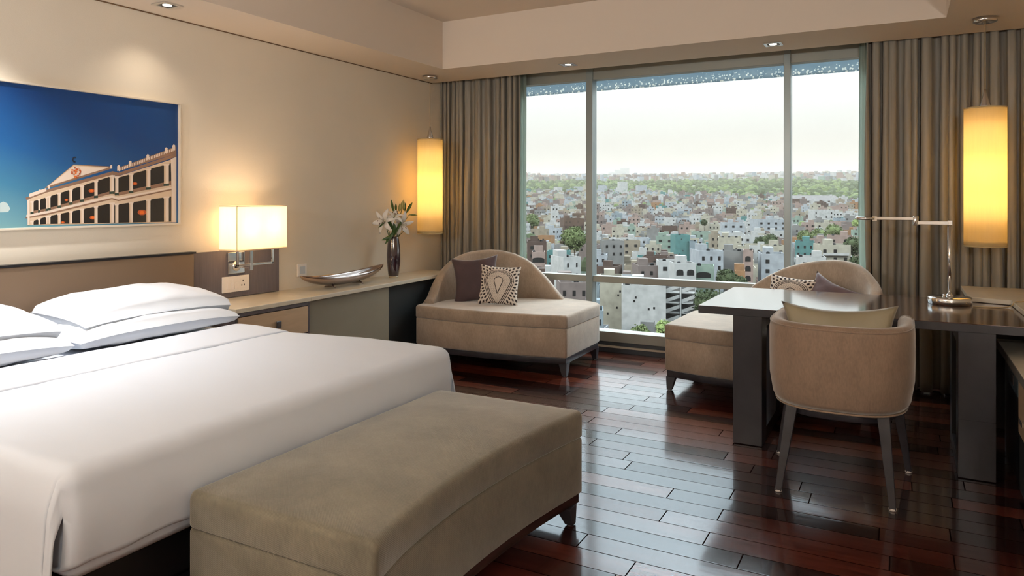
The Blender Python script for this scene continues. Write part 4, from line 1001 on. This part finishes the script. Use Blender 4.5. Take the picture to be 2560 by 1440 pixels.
class Bl:
    """frame of one building: local x to the right seen from the room, local y away from it"""
    def __init__(s, cx, cy, ang, w, d, z0, h): s.c = (cx, cy); s.a = ang; s.w = w; s.d = d; s.z0 = z0; s.h = h
    def P(s, x, y, z): c, n_ = math.cos(s.a), math.sin(s.a); return (s.c[0]+x*c-y*n_, s.c[1]+x*n_+y*c, z)
    def box(s, q, x0, x1, y0, y1, z0, z1, mi=0):
        V = [s.P(x, y, z) for z in (z0, z1) for x, y in ((x0, y0), (x1, y0), (x1, y1), (x0, y1))]
        q.add(V, [(0, 3, 2, 1), (4, 5, 6, 7), (0, 1, 5, 4), (1, 2, 6, 5), (2, 3, 7, 6), (3, 0, 4, 7)], mi)
    def shell(s, q, wall=0, roof=1, par=.9):
        w, d, z0, z1 = s.w/2, s.d/2, s.z0, s.z0+s.h; t = .25
        O = [(-w, -d), (w, -d), (w, d), (-w, d)]; I = [(-w+t, -d+t), (w-t, -d+t), (w-t, d-t), (-w+t, d-t)]
        V = [s.P(*p, z0-3) for p in O]+[s.P(*p, z1) for p in O]+[s.P(*p, z1) for p in I]+[s.P(*p, z1-par) for p in I]; o = len(q.v)
        fs = []; ms = []
        for i in range(4):
            j = (i+1) % 4; fs += [(i, j, 4+j, 4+i), (4+i, 4+j, 8+j, 8+i), (8+i, 8+j, 12+j, 12+i)]
        q.add(V, fs, wall); q.add([s.P(*p, z1-par) for p in I], [(0, 1, 2, 3)], roof)
    def win(s, q, side, u0, u1, z0, z1, mi=0, arch=False, off=.06):
        w, d = s.w/2, s.d/2
        def pt(u, z):
            if side == 'f': return s.P(-w+u*s.w, -d-off, z)
            if side == 'r': return s.P(w+off, -d+u*s.d, z)
            return s.P(-w-off, d-u*s.d, z)
        if arch:
            P = [pt(u0, z0), pt(u1, z0)]+[pt((u0+u1)/2+(u1-u0)/2*math.cos(k*pi/6), z1-(z1-z0)*.35+(z1-z0)*.35*math.sin(k*pi/6)) for k in range(7)]
            q.add(P, [tuple(range(len(P)))], mi)
        else: q.add([pt(u0, z0), pt(u1, z0), pt(u1, z1), pt(u0, z1)], [(0, 1, 2, 3)], mi)
def tank(q, b, x, y, z, mi, r=.65, h=1.3):
    cx, cy, _ = b.P(x, y, 0); q.lathe(cx, cy, ((r, z), (r, z+h*.8), (r*.5, z+h)), 8, mi=mi)

used = []
def free(x, y, rad): return all((x-a)**2+(y-b)**2 > (rad+r)**2 for a, b, r in used)
def hero(pxl, pxr, pyt, d, depth, label, wall, phi=0., floors=3, cols=3, arch=(), rows=None, wfrac=.36, side_cols=2, extras=(), name='city_house', blank=False, par=.9, tanks=1, side_wall=None):
    cx, cy, a = polar((pxl+pxr)/2, d); Z = d*math.cos(a); vis = (pxr-pxl)/F_PX*Z
    w = (vis-depth*abs(math.sin(phi)))/math.cos(phi) if phi else vis; w = max(3, w)
    zt = EYE-(pyt-HOR)/F_PX*Z; z0 = zg(cx, cy); h = max(4, zt-z0); ang = math.radians(28.3)-a+phi
    b = Bl(cx, cy, ang, w, depth, z0, h); used.append((cx, cy, max(w, depth)*.62))
    t = thing(name, (cx, cy, z0), label, 'building')
    wi = [x for x, _ in WALLS].index(wall)
    q = MB(); b.shell(q, 0, 1, par); q.build('wall', [CM[wi], ROOF], t)
    if side_wall is not None:
        q = MB(); b.win(q, 'r', 0, 1, z0-2, z0+h, 0, off=.02); q.build('side_wall', CM[[x for x, _ in WALLS].index(side_wall)], t)
    fh = 3.3
    if not blank:
        nf = max(1, min(floors, int(h/fh)))
        for f in range(nf):
            zb = z0+h-par-(f+1)*fh+.9
            for c in range(cols):
                if rc.random() < .10: continue
                ar = c in arch; ww = wfrac*(1.5 if ar else 1)*.9/cols; uc = (c+.5)/cols
                q = MB(); b.win(q, 'f', uc-ww/2, uc+ww/2, zb-(.5 if ar else 0), zb+1.35, 0, ar); q.build('window', DARK, t)
            if abs(phi) > .12:
                for c in range(side_cols):
                    if rc.random() < .2: continue
                    uc = (c+.5)/side_cols; ww = .34/side_cols; q = MB(); b.win(q, 'r' if phi > 0 else 'l', uc-ww/2, uc+ww/2, zb, zb+1.3, 0, c in arch); q.build('window', DARK, t)
    else:
        for k in range(4):
            q = MB(); u = .15+.7*rc.random(); z = z0+h*(.3+.6*rc.random()); b.win(q, 'f', u, u+.5/w, z, z+.6); q.build('vent', DARK, t)
    if 'room' in extras or rc.random() < .6:
        q = MB(); rx = rc.uniform(-.25, .25)*w; b.box(q, rx-1.6, rx+1.6, depth*.02, depth*.4, z0+h-par, z0+h+1.9); q.build('stair_room', CM[wi], t)
    for k in range(tanks):
        q = MB(); tank(q, b, rc.uniform(-.38, .38)*w, rc.uniform(-.3, .3)*depth, z0+h-par, 0); q.build('water_tank', TANK, t)
    if 'balcony' in extras:
        for f in range(max(1, floors-1)):
            q = MB(); zb = z0+h-par-(f+1)*fh; b.box(q, -w*.42, w*.42, -depth/2-1.2, -depth/2, zb-.15, zb); b.box(q, -w*.42, w*.42, -depth/2-1.25, -depth/2-1.15, zb, zb+.9); q.build('balcony', TRIM, t)
    return b, t
hA, tA = hero(1556, 1662, 707, 205, 12, 'tall blank weathered white building beside the zigzag staircase tower', 'white', 0, blank=True, tanks=2)
# staircase tower
cx, cy, a = polar(1700, 206); z0 = zg(cx, cy); Z = 206*math.cos(a); wS = 78/F_PX*Z; zt = EYE-(704-HOR)/F_PX*Z
bS = Bl(cx, cy, math.radians(28.3)-a, wS, 7, z0, zt-z0); used.append((cx, cy, 8))
tS = thing('staircase_tower', (cx, cy, z0), 'concrete tower with open white zigzag staircases below the window mid rail', 'building')
q = MB(); bS.box(q, -wS/2, wS/2, .5, 3.5, z0-3, zt); q.build('wall', CM[3], tS)
for xx in (-wS/2, 0, wS/2-.35):
    q = MB(); bS.box(q, xx, xx+.35, -3.2, -2.8, z0, zt); q.build('column', TRIM, tS)
nf = 6; fh = (zt-z0)/nf
for f in range(nf):
    zb = z0+f*fh
    for bay, (xa, xb_) in enumerate(((-wS/2+.4, -.1), (.4, wS/2-.4))):
        q = MB(); bS.box(q, xa, xb_, -2.9, .5, zb-.12, zb+.12)
        q.build('landing', TRIM, tS)
        for (p0, p1, yy) in (((xa, zb), (xb_, zb+fh/2), -2.9), ((xb_, zb+fh/2), (xa, zb+fh), -1.2)):
            q = MB(); V = [bS.P(p0[0], yy, p0[1]), bS.P(p1[0], yy, p1[1]), bS.P(p1[0], yy, p1[1]+.95), bS.P(p0[0], yy, p0[1]+.95)]
            V += [bS.P(p0[0], yy+.2, p0[1]), bS.P(p1[0], yy+.2, p1[1]), bS.P(p1[0], yy+.2, p1[1]+.95), bS.P(p0[0], yy+.2, p0[1]+.95)]
            q.add(V, [(0, 1, 2, 3), (5, 4, 7, 6), (0, 4, 5, 1), (3, 2, 6, 7), (1, 5, 6, 2), (0, 3, 7, 4)]); q.build('stair_flight', TRIM, tS)
hero(1500, 1556, 690, 222, 14, 'pinkish cream rough wall building left of the tall blank white one', 'cream', 0, blank=True)
hero(1672, 1738, 655, 236, 9, 'white balustraded house with two arched windows above the staircase tower', 'white', .22, floors=2, cols=2, arch=(0, 1), wfrac=.5)
hero(1734, 1784, 662, 244, 8, 'pale turquoise house front with a wide arched opening, left of centre', 'mint', 0, floors=2, cols=1, arch=(0,), wfrac=.5, side_wall='turquoise')
hero(1726, 1806, 624, 262, 11, 'tall bluish white apartment block with a square bitten roof corner', 'bluish white', .30, floors=5, cols=3, extras=('room',))
hero(1806, 1862, 625, 272, 10, 'grey windowless side wall of an apartment block left of the pink tower', 'grey', 0, blank=True)
hero(1858, 1882, 624, 262, 8, 'narrow pink tower house with stacked arched windows', 'pink', 0, floors=6, cols=1, arch=(0,), wfrac=.4)
hero(1838, 1862, 675, 246, 6, 'small orange house with an arched doorway by the dark trees', 'orange', 0, floors=1, cols=1, arch=(0,), wfrac=.6)
hero(1896, 1962, 632, 268, 11, 'white blank walled building just left of the right mullion', 'bluish white', .12, floors=3, cols=2)
hero(1676, 1724, 586, 395, 14, 'bright turquoise tall building in the middle of the city', 'turquoise', .2, blank=True)
hero(1724, 1742, 602, 390, 8, 'small light blue house tucked against the turquoise building', 'pale blue', 0, floors=2, cols=1)
hero(1771, 1800, 585, 400, 9, 'mustard cream house with a flat roof terrace', 'sand', .15, floors=2, cols=2)
hero(1797, 1852, 592, 372, 12, 'cream boxy building with dark pipes and tanks on its roof', 'cream', 0, blank=True, tanks=3)
hero(1902, 1962, 612, 330, 12, 'ivory stepped house with terrace room left of the right mullion', 'cream', .2, floors=2, cols=2, extras=('room',))
hero(1876, 1964, 548, 520, 16, 'long white apartment block with rows of dark square windows', 'bluish white', .35, floors=3, cols=4, side_cols=4, extras=('room',))
hero(1802, 1860, 556, 500, 12, 'white stepped house left of the long white apartment block', 'bluish white', .1, floors=2, cols=3, extras=('room',))
hero(2022, 2082, 524, 640, 18, 'white cube apartment building with scattered small windows in the right pane', 'white', .25, floors=4, cols=4, wfrac=.3, side_wall='brown')
hero(2084, 2112, 545, 600, 12, 'slate blue house right of the white cube building', 'pale blue', .1, floors=3, cols=2)
hero(2122, 2150, 505, 900, 14, 'orange apartment building near the right curtain', 'orange', 0, floors=3, cols=3)
hero(2036, 2122, 610, 330, 11, 'low white house with red balcony details in the right pane', 'cream', .25, floors=2, cols=3, extras=('balcony',))
hero(2070, 2128, 588, 390, 10, 'peach stepped house behind the low white one in the right pane', 'pink', 0, floors=2, cols=2, extras=('room',))
hero(1990, 2034, 602, 360, 9, 'turquoise roofed house with blue trim right of the right mullion', 'turquoise', 0, floors=2, cols=3)
hero(1992, 2062, 640, 300, 10, 'low white house with brown awning front beyond the right lounge', 'white', .1, floors=1, cols=2, side_wall='brown')
hero(1330, 1362, 628, 262, 8, 'pink house with a big arched verandah beside the left curtain', 'pink', 0, floors=2, cols=1, arch=(0,), wfrac=.7)
hero(1376, 1452, 640, 240, 10, 'square white house with brown side wall above the mid rail, left pane', 'white', .45, floors=2, cols=2, side_wall='brown', wfrac=.2)
hero(1318, 1366, 602, 300, 9, 'dark red roofed brown house at the left edge of the view', 'brown', 0, floors=2, cols=2)
hero(1400, 1460, 545, 500, 14, 'red brown brick apartment block with grey roof, left pane', 'brown', .2, floors=3, cols=5)
hero(1376, 1396, 515, 620, 12, 'slim white tower block in the left pane', 'white', .1, floors=4, cols=2)
hero(1580, 1660, 660, 260, 12, 'rose grey terrace house above the tall blank white building', 'rose grey', .2, floors=2, cols=3, extras=('room',))
hero(1640, 1712, 650, 258, 10, 'white terrace with low parapet between the rose grey house and the arched one', 'white', .1, floors=1, cols=2, tanks=2)
hero(1500, 1560, 600, 330, 11, 'grey bluish house by the left mullion', 'grey', .15, floors=2, cols=3)
hero(1556, 1600, 600, 372, 9, 'small house with an orange rooftop room', 'sand', 0, floors=2, cols=2)
hero(1640, 1684, 590, 420, 9, 'house with bright green painted upper wall left of the turquoise building', 'mint', 0, floors=2, cols=2)
hero(1390, 1470, 700, 178, 10, 'brown and grey low house with cluttered terrace under the left mid rail', 'rose grey', .1, floors=2, cols=3, tanks=2)
hero(1470, 1508, 770, 168, 8, 'small pale blue concrete house behind the left lounge seat', 'pale blue', 0, floors=1, cols=2)
hero(1310, 1385, 690, 190, 10, 'dark brown house half hidden behind the left lounge back', 'brown', 0, floors=2, cols=3)
# big shed roof
cx, cy, a = polar(2030, 1000); z0 = zg(cx, cy); b = Bl(cx, cy, math.radians(28.3)-a+.5, 60, 34, z0, 9); used.append((cx, cy, 36))
t = thing('warehouse', (cx, cy, z0), 'large grey pitched roof warehouse at the right pane', 'building')
q = MB(); b.box(q, -30, 30, -17, 17, z0-3, z0+9); q.build('wall', CM[9], t)
q = MB(); q.loft([[b.P(-31, -18, z0+9), b.P(-31, 0, z0+16), b.P(-31, 18, z0+9)], [b.P(31, -18, z0+9), b.P(31, 0, z0+16), b.P(31, 18, z0+9)]], smooth=False); q.build('roof', cmat('warehouse_roof', '#a49a98'), t)
# far towers
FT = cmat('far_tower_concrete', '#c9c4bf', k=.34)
def tower(pxl, pxr, pyt, d, label, grp=None, steps=None):
    cx, cy, a = polar((pxl+pxr)/2, d); Z = d*math.cos(a); w = (pxr-pxl)/F_PX*Z; z0 = zg(cx, cy)-5; zt = EYE-(pyt-HOR)/F_PX*Z
    b = Bl(cx, cy, math.radians(28.3)-a, w, 30, z0, zt-z0); q = MB()
    for x0, x1, f in (steps or ((-.5, .5, 1),)): b.box(q, x0*w, x1*w, -15, 15, z0, z0+(zt-z0)*f)
    o = q.build('tower_block', FT); tag(o, label, 'building', grp)
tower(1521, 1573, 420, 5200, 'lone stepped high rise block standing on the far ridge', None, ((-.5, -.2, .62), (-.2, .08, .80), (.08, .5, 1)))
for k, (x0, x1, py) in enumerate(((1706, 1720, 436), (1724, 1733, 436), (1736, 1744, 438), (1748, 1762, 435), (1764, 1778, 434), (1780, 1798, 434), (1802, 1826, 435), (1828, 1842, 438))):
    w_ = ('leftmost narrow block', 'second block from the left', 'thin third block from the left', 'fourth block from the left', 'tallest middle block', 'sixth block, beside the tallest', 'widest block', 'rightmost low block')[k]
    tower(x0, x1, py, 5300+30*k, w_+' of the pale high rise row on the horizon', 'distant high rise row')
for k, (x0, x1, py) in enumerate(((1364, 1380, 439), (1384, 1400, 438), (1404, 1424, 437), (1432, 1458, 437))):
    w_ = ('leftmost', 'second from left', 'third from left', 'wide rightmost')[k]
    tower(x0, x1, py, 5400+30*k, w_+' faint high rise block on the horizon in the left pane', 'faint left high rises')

# trees that can be told apart
FOL = [cmat('foliage_dark', '#4d5a34', k=.42), cmat('foliage_mid', '#6d7c40', k=.42), cmat('foliage_bright', '#92a850', k=.5)]; BARK = cmat('bark', '#6a5444')
def tree(px, pyt, d, wpx, label, fm=0, hfull=None, cat='tree'):
    cx, cy, a = polar(px, d); Z = d*math.cos(a); z0 = zg(cx, cy); zt = EYE-(pyt-HOR)/F_PX*Z; h = max(3, zt-z0); r = wpx/F_PX*Z/2
    used.append((cx, cy, r*.8)); t = thing('tree' if cat == 'tree' else 'bush', (cx, cy, z0), label, cat)
    q = MB(); q.tube([(cx, cy, z0-1), (cx+.3, cy, z0+h*.4), (cx, cy+.2, z0+h*.7)], [.35, .25, .1], 7); q.build('trunk', BARK, t)
    q = MB(); rt = random.Random(int(px*7+d)); zc = z0+h-r*.8 if h > r else z0+h*.5; rz = min(h*.55, r*1.0)
    for k in range(1500):
        th = rt.random()*2*pi; cz = rt.uniform(-1, 1); rr = rt.random()**.35*(1+.25*noise.noise(Vector((math.cos(th)*2, math.sin(th)*2, cz*2+px))))
        s1 = math.sqrt(1-cz*cz); p = Vector((cx+r*rr*s1*math.cos(th), cy+r*rr*s1*math.sin(th), z0+h-rz+rz*rr*cz))
        s2 = .09*r+.12; u = Vector((rt.uniform(-1, 1), rt.uniform(-1, 1), rt.uniform(-1, 1))).normalized()*s2; w = u.cross(Vector((rt.uniform(-1, 1), rt.uniform(-1, 1), rt.uniform(-1, 1)))).normalized()*s2*.6
        q.add([p-u, p+w, p+u, p-w], [(0, 1, 2, 3)])
    for k in range(7):
        th = k*.9; rr = .42*r; ox, oy, oz = rr*math.cos(th), rr*math.sin(th), rt.uniform(-.3, .3)*rz
        q.grid(lambda u, v: (cx+ox+r*.5*math.sin(v*pi)*math.cos(u*2*pi), cy+oy+r*.5*math.sin(v*pi)*math.sin(u*2*pi), z0+h-rz+oz+rz*.5*math.cos(v*pi)), 10, 6)
    q.build('foliage', FOL[fm], t, fix=False); return t
tree(1435, 565, 330, 62, 'large light green tree in the left pane', 1)
tree(1815, 672, 232, 50, 'dark tree below the pale turquoise house front', 0)
tree(1850, 690, 226, 40, 'dark tree beside the orange house', 0)
tree(1775, 722, 200, 84, 'dense dark trees below the mid rail right of the staircase tower', 0)
tree(1600, 812, 168, 52, 'green bush at the foot of the tall blank white building', 1, cat='bush')
tree(1660, 800, 160, 40, 'bright green bush by the right lounge seat', 2, cat='bush')
tree(1925, 585, 400, 42, 'dark green tree left of the right mullion', 0)
tree(1900, 592, 402, 30, 'second dark green tree left of the right mullion, lower', 0)
tree(2135, 592, 330, 46, 'dark round tree against the right curtain', 0)
tree(2140, 640, 290, 40, 'dark tree low against the right curtain', 0)
tree(2010, 575, 470, 34, 'olive tree just right of the right mullion', 1)
tree(2045, 570, 480, 40, 'olive tree in the right pane behind the low roofs', 1)
tree(2085, 560, 500, 44, 'olive tree below the white cube apartment building', 1)
tree(2140, 548, 520, 20, 'bright green tree beside the right curtain', 2)
tree(1330, 534, 560, 40, 'green tree by the left curtain in the middle distance', 1)
tree(1760, 548, 520, 16, 'palm like tree standing among roofs in the centre', 0)

# houses: the nearest ones one by one, the rest of the city as one mass
spots_ = []
d = 150.
while d < 1500:
    step = 10.5+d*.006; amax = math.radians(36); amin = math.radians(-9); n_ = int((amax-amin)*d/step)
    for k in range(n_):
        a = amin+(amax-amin)*(k+.5+rc.uniform(-.25, .25))/n_; r = d+rc.uniform(-.25, .25)*step
        spots_.append((r, a))
    d += step*.95
near_n = 0; mass = MB(); feat = ['']
PAL = [0, 0, 0, 1, 1, 2, 2, 3, 3, 10, 10, 9, 9, 11, 4, 5, 0, 1, 0, 11, 9, 1, 0, 3, 6, 7, 8, 2, 0, 1, 10, 11, 9, 8]
MASK = lambda x, y: noise.noise(Vector((x*.0023, y*.0014, 3.3)))
for r, a in spots_:
    x = r*(CF[0]*math.cos(a)+CRt[0]*math.sin(a)); y = r*(CF[1]*math.cos(a)+CRt[1]*math.sin(a))
    if y < 120: continue
    w = rc.uniform(7, 11.5); dp = rc.uniform(7, 11); 
    if not free(x, y, 5.0): continue
    px = 1280+F_PX*math.tan(a); pyb = HOR-(zg(x, y)-EYE)/(r*math.cos(a))*F_PX
    if 1100 < r < 1500 and MASK(x, y) > -.12 and px > 1480: continue
    z0 = zg(x, y); h = rc.choice((4, 7, 7, 10, 10, 13))*rc.uniform(.9, 1.1)
    if r < 235: h = min(h, 6)
    ci = rc.choice(PAL); ang = math.radians(28.3)-.3+rc.choice((0, 0, pi/2))+rc.uniform(-.12, .12)+.25*noise.noise(Vector((x*.004, y*.004, 0)))
    b = Bl(x, y, ang, w, dp, z0, h); inview = 1290 < px < 2190
    def dress(q, wi, ro, da, ta, full):
        b.shell(q, wi, ro)
        rm = rc.random() < .7; tk = rc.random() < .45; feat[0] = 'roof room and tank' if rm and tk else 'roof room' if rm else 'roof tank' if tk else 'bare roof'
        if rm: rx = rc.uniform(-.25, .25)*w; b.box(q, rx-1.5, rx+1.5, -1.5, 2, z0+h-.9, z0+h+1.8, wi)
        if tk: tank(q, b, rc.uniform(-.35, .35)*w, rc.uniform(-.3, .3)*dp, z0+h-.9, ta)
        if full:
            for f in range(max(1, int(h/3.2))):
                zb = z0+h-.9-(f+1)*3.1+1
                for sd in ('f', 'r', 'l'):
                    nn = 3
                    for c in range(nn):
                        if rc.random() < .35: continue
                        u = (c+.5)/nn; b.win(q, sd, u-.06, u+.06, zb, zb+1.25, da)
    if inview and near_n < 262 and r < 900:
        near_n += 1; q = MB(); dress(q, 0, 1, 2, 3, True)
        o = q.build('city_house', [CM[ci], ROOF, DARK, TANK]); cn = WALLS[ci][0]
        zone = 'nearer' if r < 330 else 'midway' if r < 440 else 'farther'
        pane = 'left pane' if px < 1480 else 'left third of the middle pane' if px < 1640 else 'centre of the middle pane' if px < 1800 else 'right third of the middle pane' if px < 1970 else 'right pane'
        size = 'low' if h < 6 else 'mid height' if h < 11 else 'tall'
        lb = '%s %s house, %s, %s, %s' % (size.replace('mid height', 'medium'), cn, feat[0], pane.replace('the middle pane', 'middle pane'), zone); tag(o, lb, 'building', lb.replace(',', ''))
    else: dress(mass, ci, iR, iD, iT, r < 900)
# beyond: smaller blocks up the slope
for k in range(5200):
    r = 1450+rc.random()**.75*4300; a = math.radians(rc.uniform(-9, 36))
    x = r*(CF[0]*math.cos(a)+CRt[0]*math.sin(a)); y = r*(CF[1]*math.cos(a)+CRt[1]*math.sin(a)); px = 1280+F_PX*math.tan(a)
    if r < 2500 and MASK(x, y) > -.12: continue
    z0 = zg(x, y)+(2+r*.0018)*noise.noise(Vector((x*.002, y*.002, 0)))*min(1, r/900); w = rc.uniform(9, 20); h = rc.choice((7, 9, 12, 14, 20))*rc.uniform(.8, 1.3)
    b = Bl(x, y, rc.uniform(0, 1.5), w, rc.uniform(9, 18), z0, h); b.box(mass, -w/2, w/2, -b.d/2, b.d/2, z0-4, z0+h, rc.choice(PAL[:16]))
tag(mass.build('city_blocks', ALLM, fix=False), 'the far mass of small houses filling the city up to the horizon', 'buildings', kind='stuff')
wood = MB()
for k in range(4200):
    r = 960+rc.random()**.9*1800; a = math.radians(rc.uniform(-9, 36)); x = r*(CF[0]*math.cos(a)+CRt[0]*math.sin(a)); y = r*(CF[1]*math.cos(a)+CRt[1]*math.sin(a))
    px = 1280+F_PX*math.tan(a)
    if MASK(x, y) < -.16 or (r < 1500 and px < 1480): continue
    z0 = zg(x, y); rr = rc.uniform(5, 11); hh = rc.uniform(6, 13)
    wood.grid(lambda u, v: (x+rr*math.sin(v*pi*.55)*math.cos(u*2*pi)*(1+.2*math.sin(u*31+k)), y+rr*math.sin(v*pi*.55)*math.sin(u*2*pi), z0+hh*(math.cos(v*pi*.55))), 6, 3, rc.choice((0, 0, 1)), False)
for k in range(900):                            # trees between the houses
    r = 260+rc.random()**.8*1100; a = math.radians(rc.uniform(-9, 36)); x = r*(CF[0]*math.cos(a)+CRt[0]*math.sin(a)); y = r*(CF[1]*math.cos(a)+CRt[1]*math.sin(a))
    if noise.noise(Vector((x*.008, y*.008, 9))) < .15: continue
    z0 = zg(x, y); rr = rc.uniform(2.5, 5); hh = rc.uniform(7, 12)
    if not free(x, y, 4): continue
    wood.grid(lambda u, v: (x+rr*math.sin(v*pi*.6)*math.cos(u*2*pi)*(1+.3*math.sin(u*31+k)), y+rr*math.sin(v*pi*.6)*math.sin(u*2*pi), z0+hh*.4+hh*.6*math.cos(v*pi*.6)), 7, 4, rc.choice((0, 1)), False)
tag(wood.build('woodland', [FOL[0], FOL[1]], fix=False), 'hazy green belt of trees crossing the far part of the city', 'trees', kind='stuff')

# evening haze over the city
hz = bpy.data.materials.new('evening_haze'); hz.use_nodes = True; n = hz.node_tree.nodes; n.clear()
o = n.new('ShaderNodeOutputMaterial'); v = n.new('ShaderNodeVolumeScatter'); v.inputs['Color'].default_value = (.16, .136, .118, 1); v.inputs['Density'].default_value = .00028; v.inputs['Anisotropy'].default_value = .2
hz.node_tree.links.new(v.outputs[0], o.inputs['Volume'])
q = MB(); q.box(-9000, 12000, 100, 14000, -120, 330); tag(q.build('city_haze', hz), 'thin warm evening haze lying over the city', 'haze', kind='stuff')
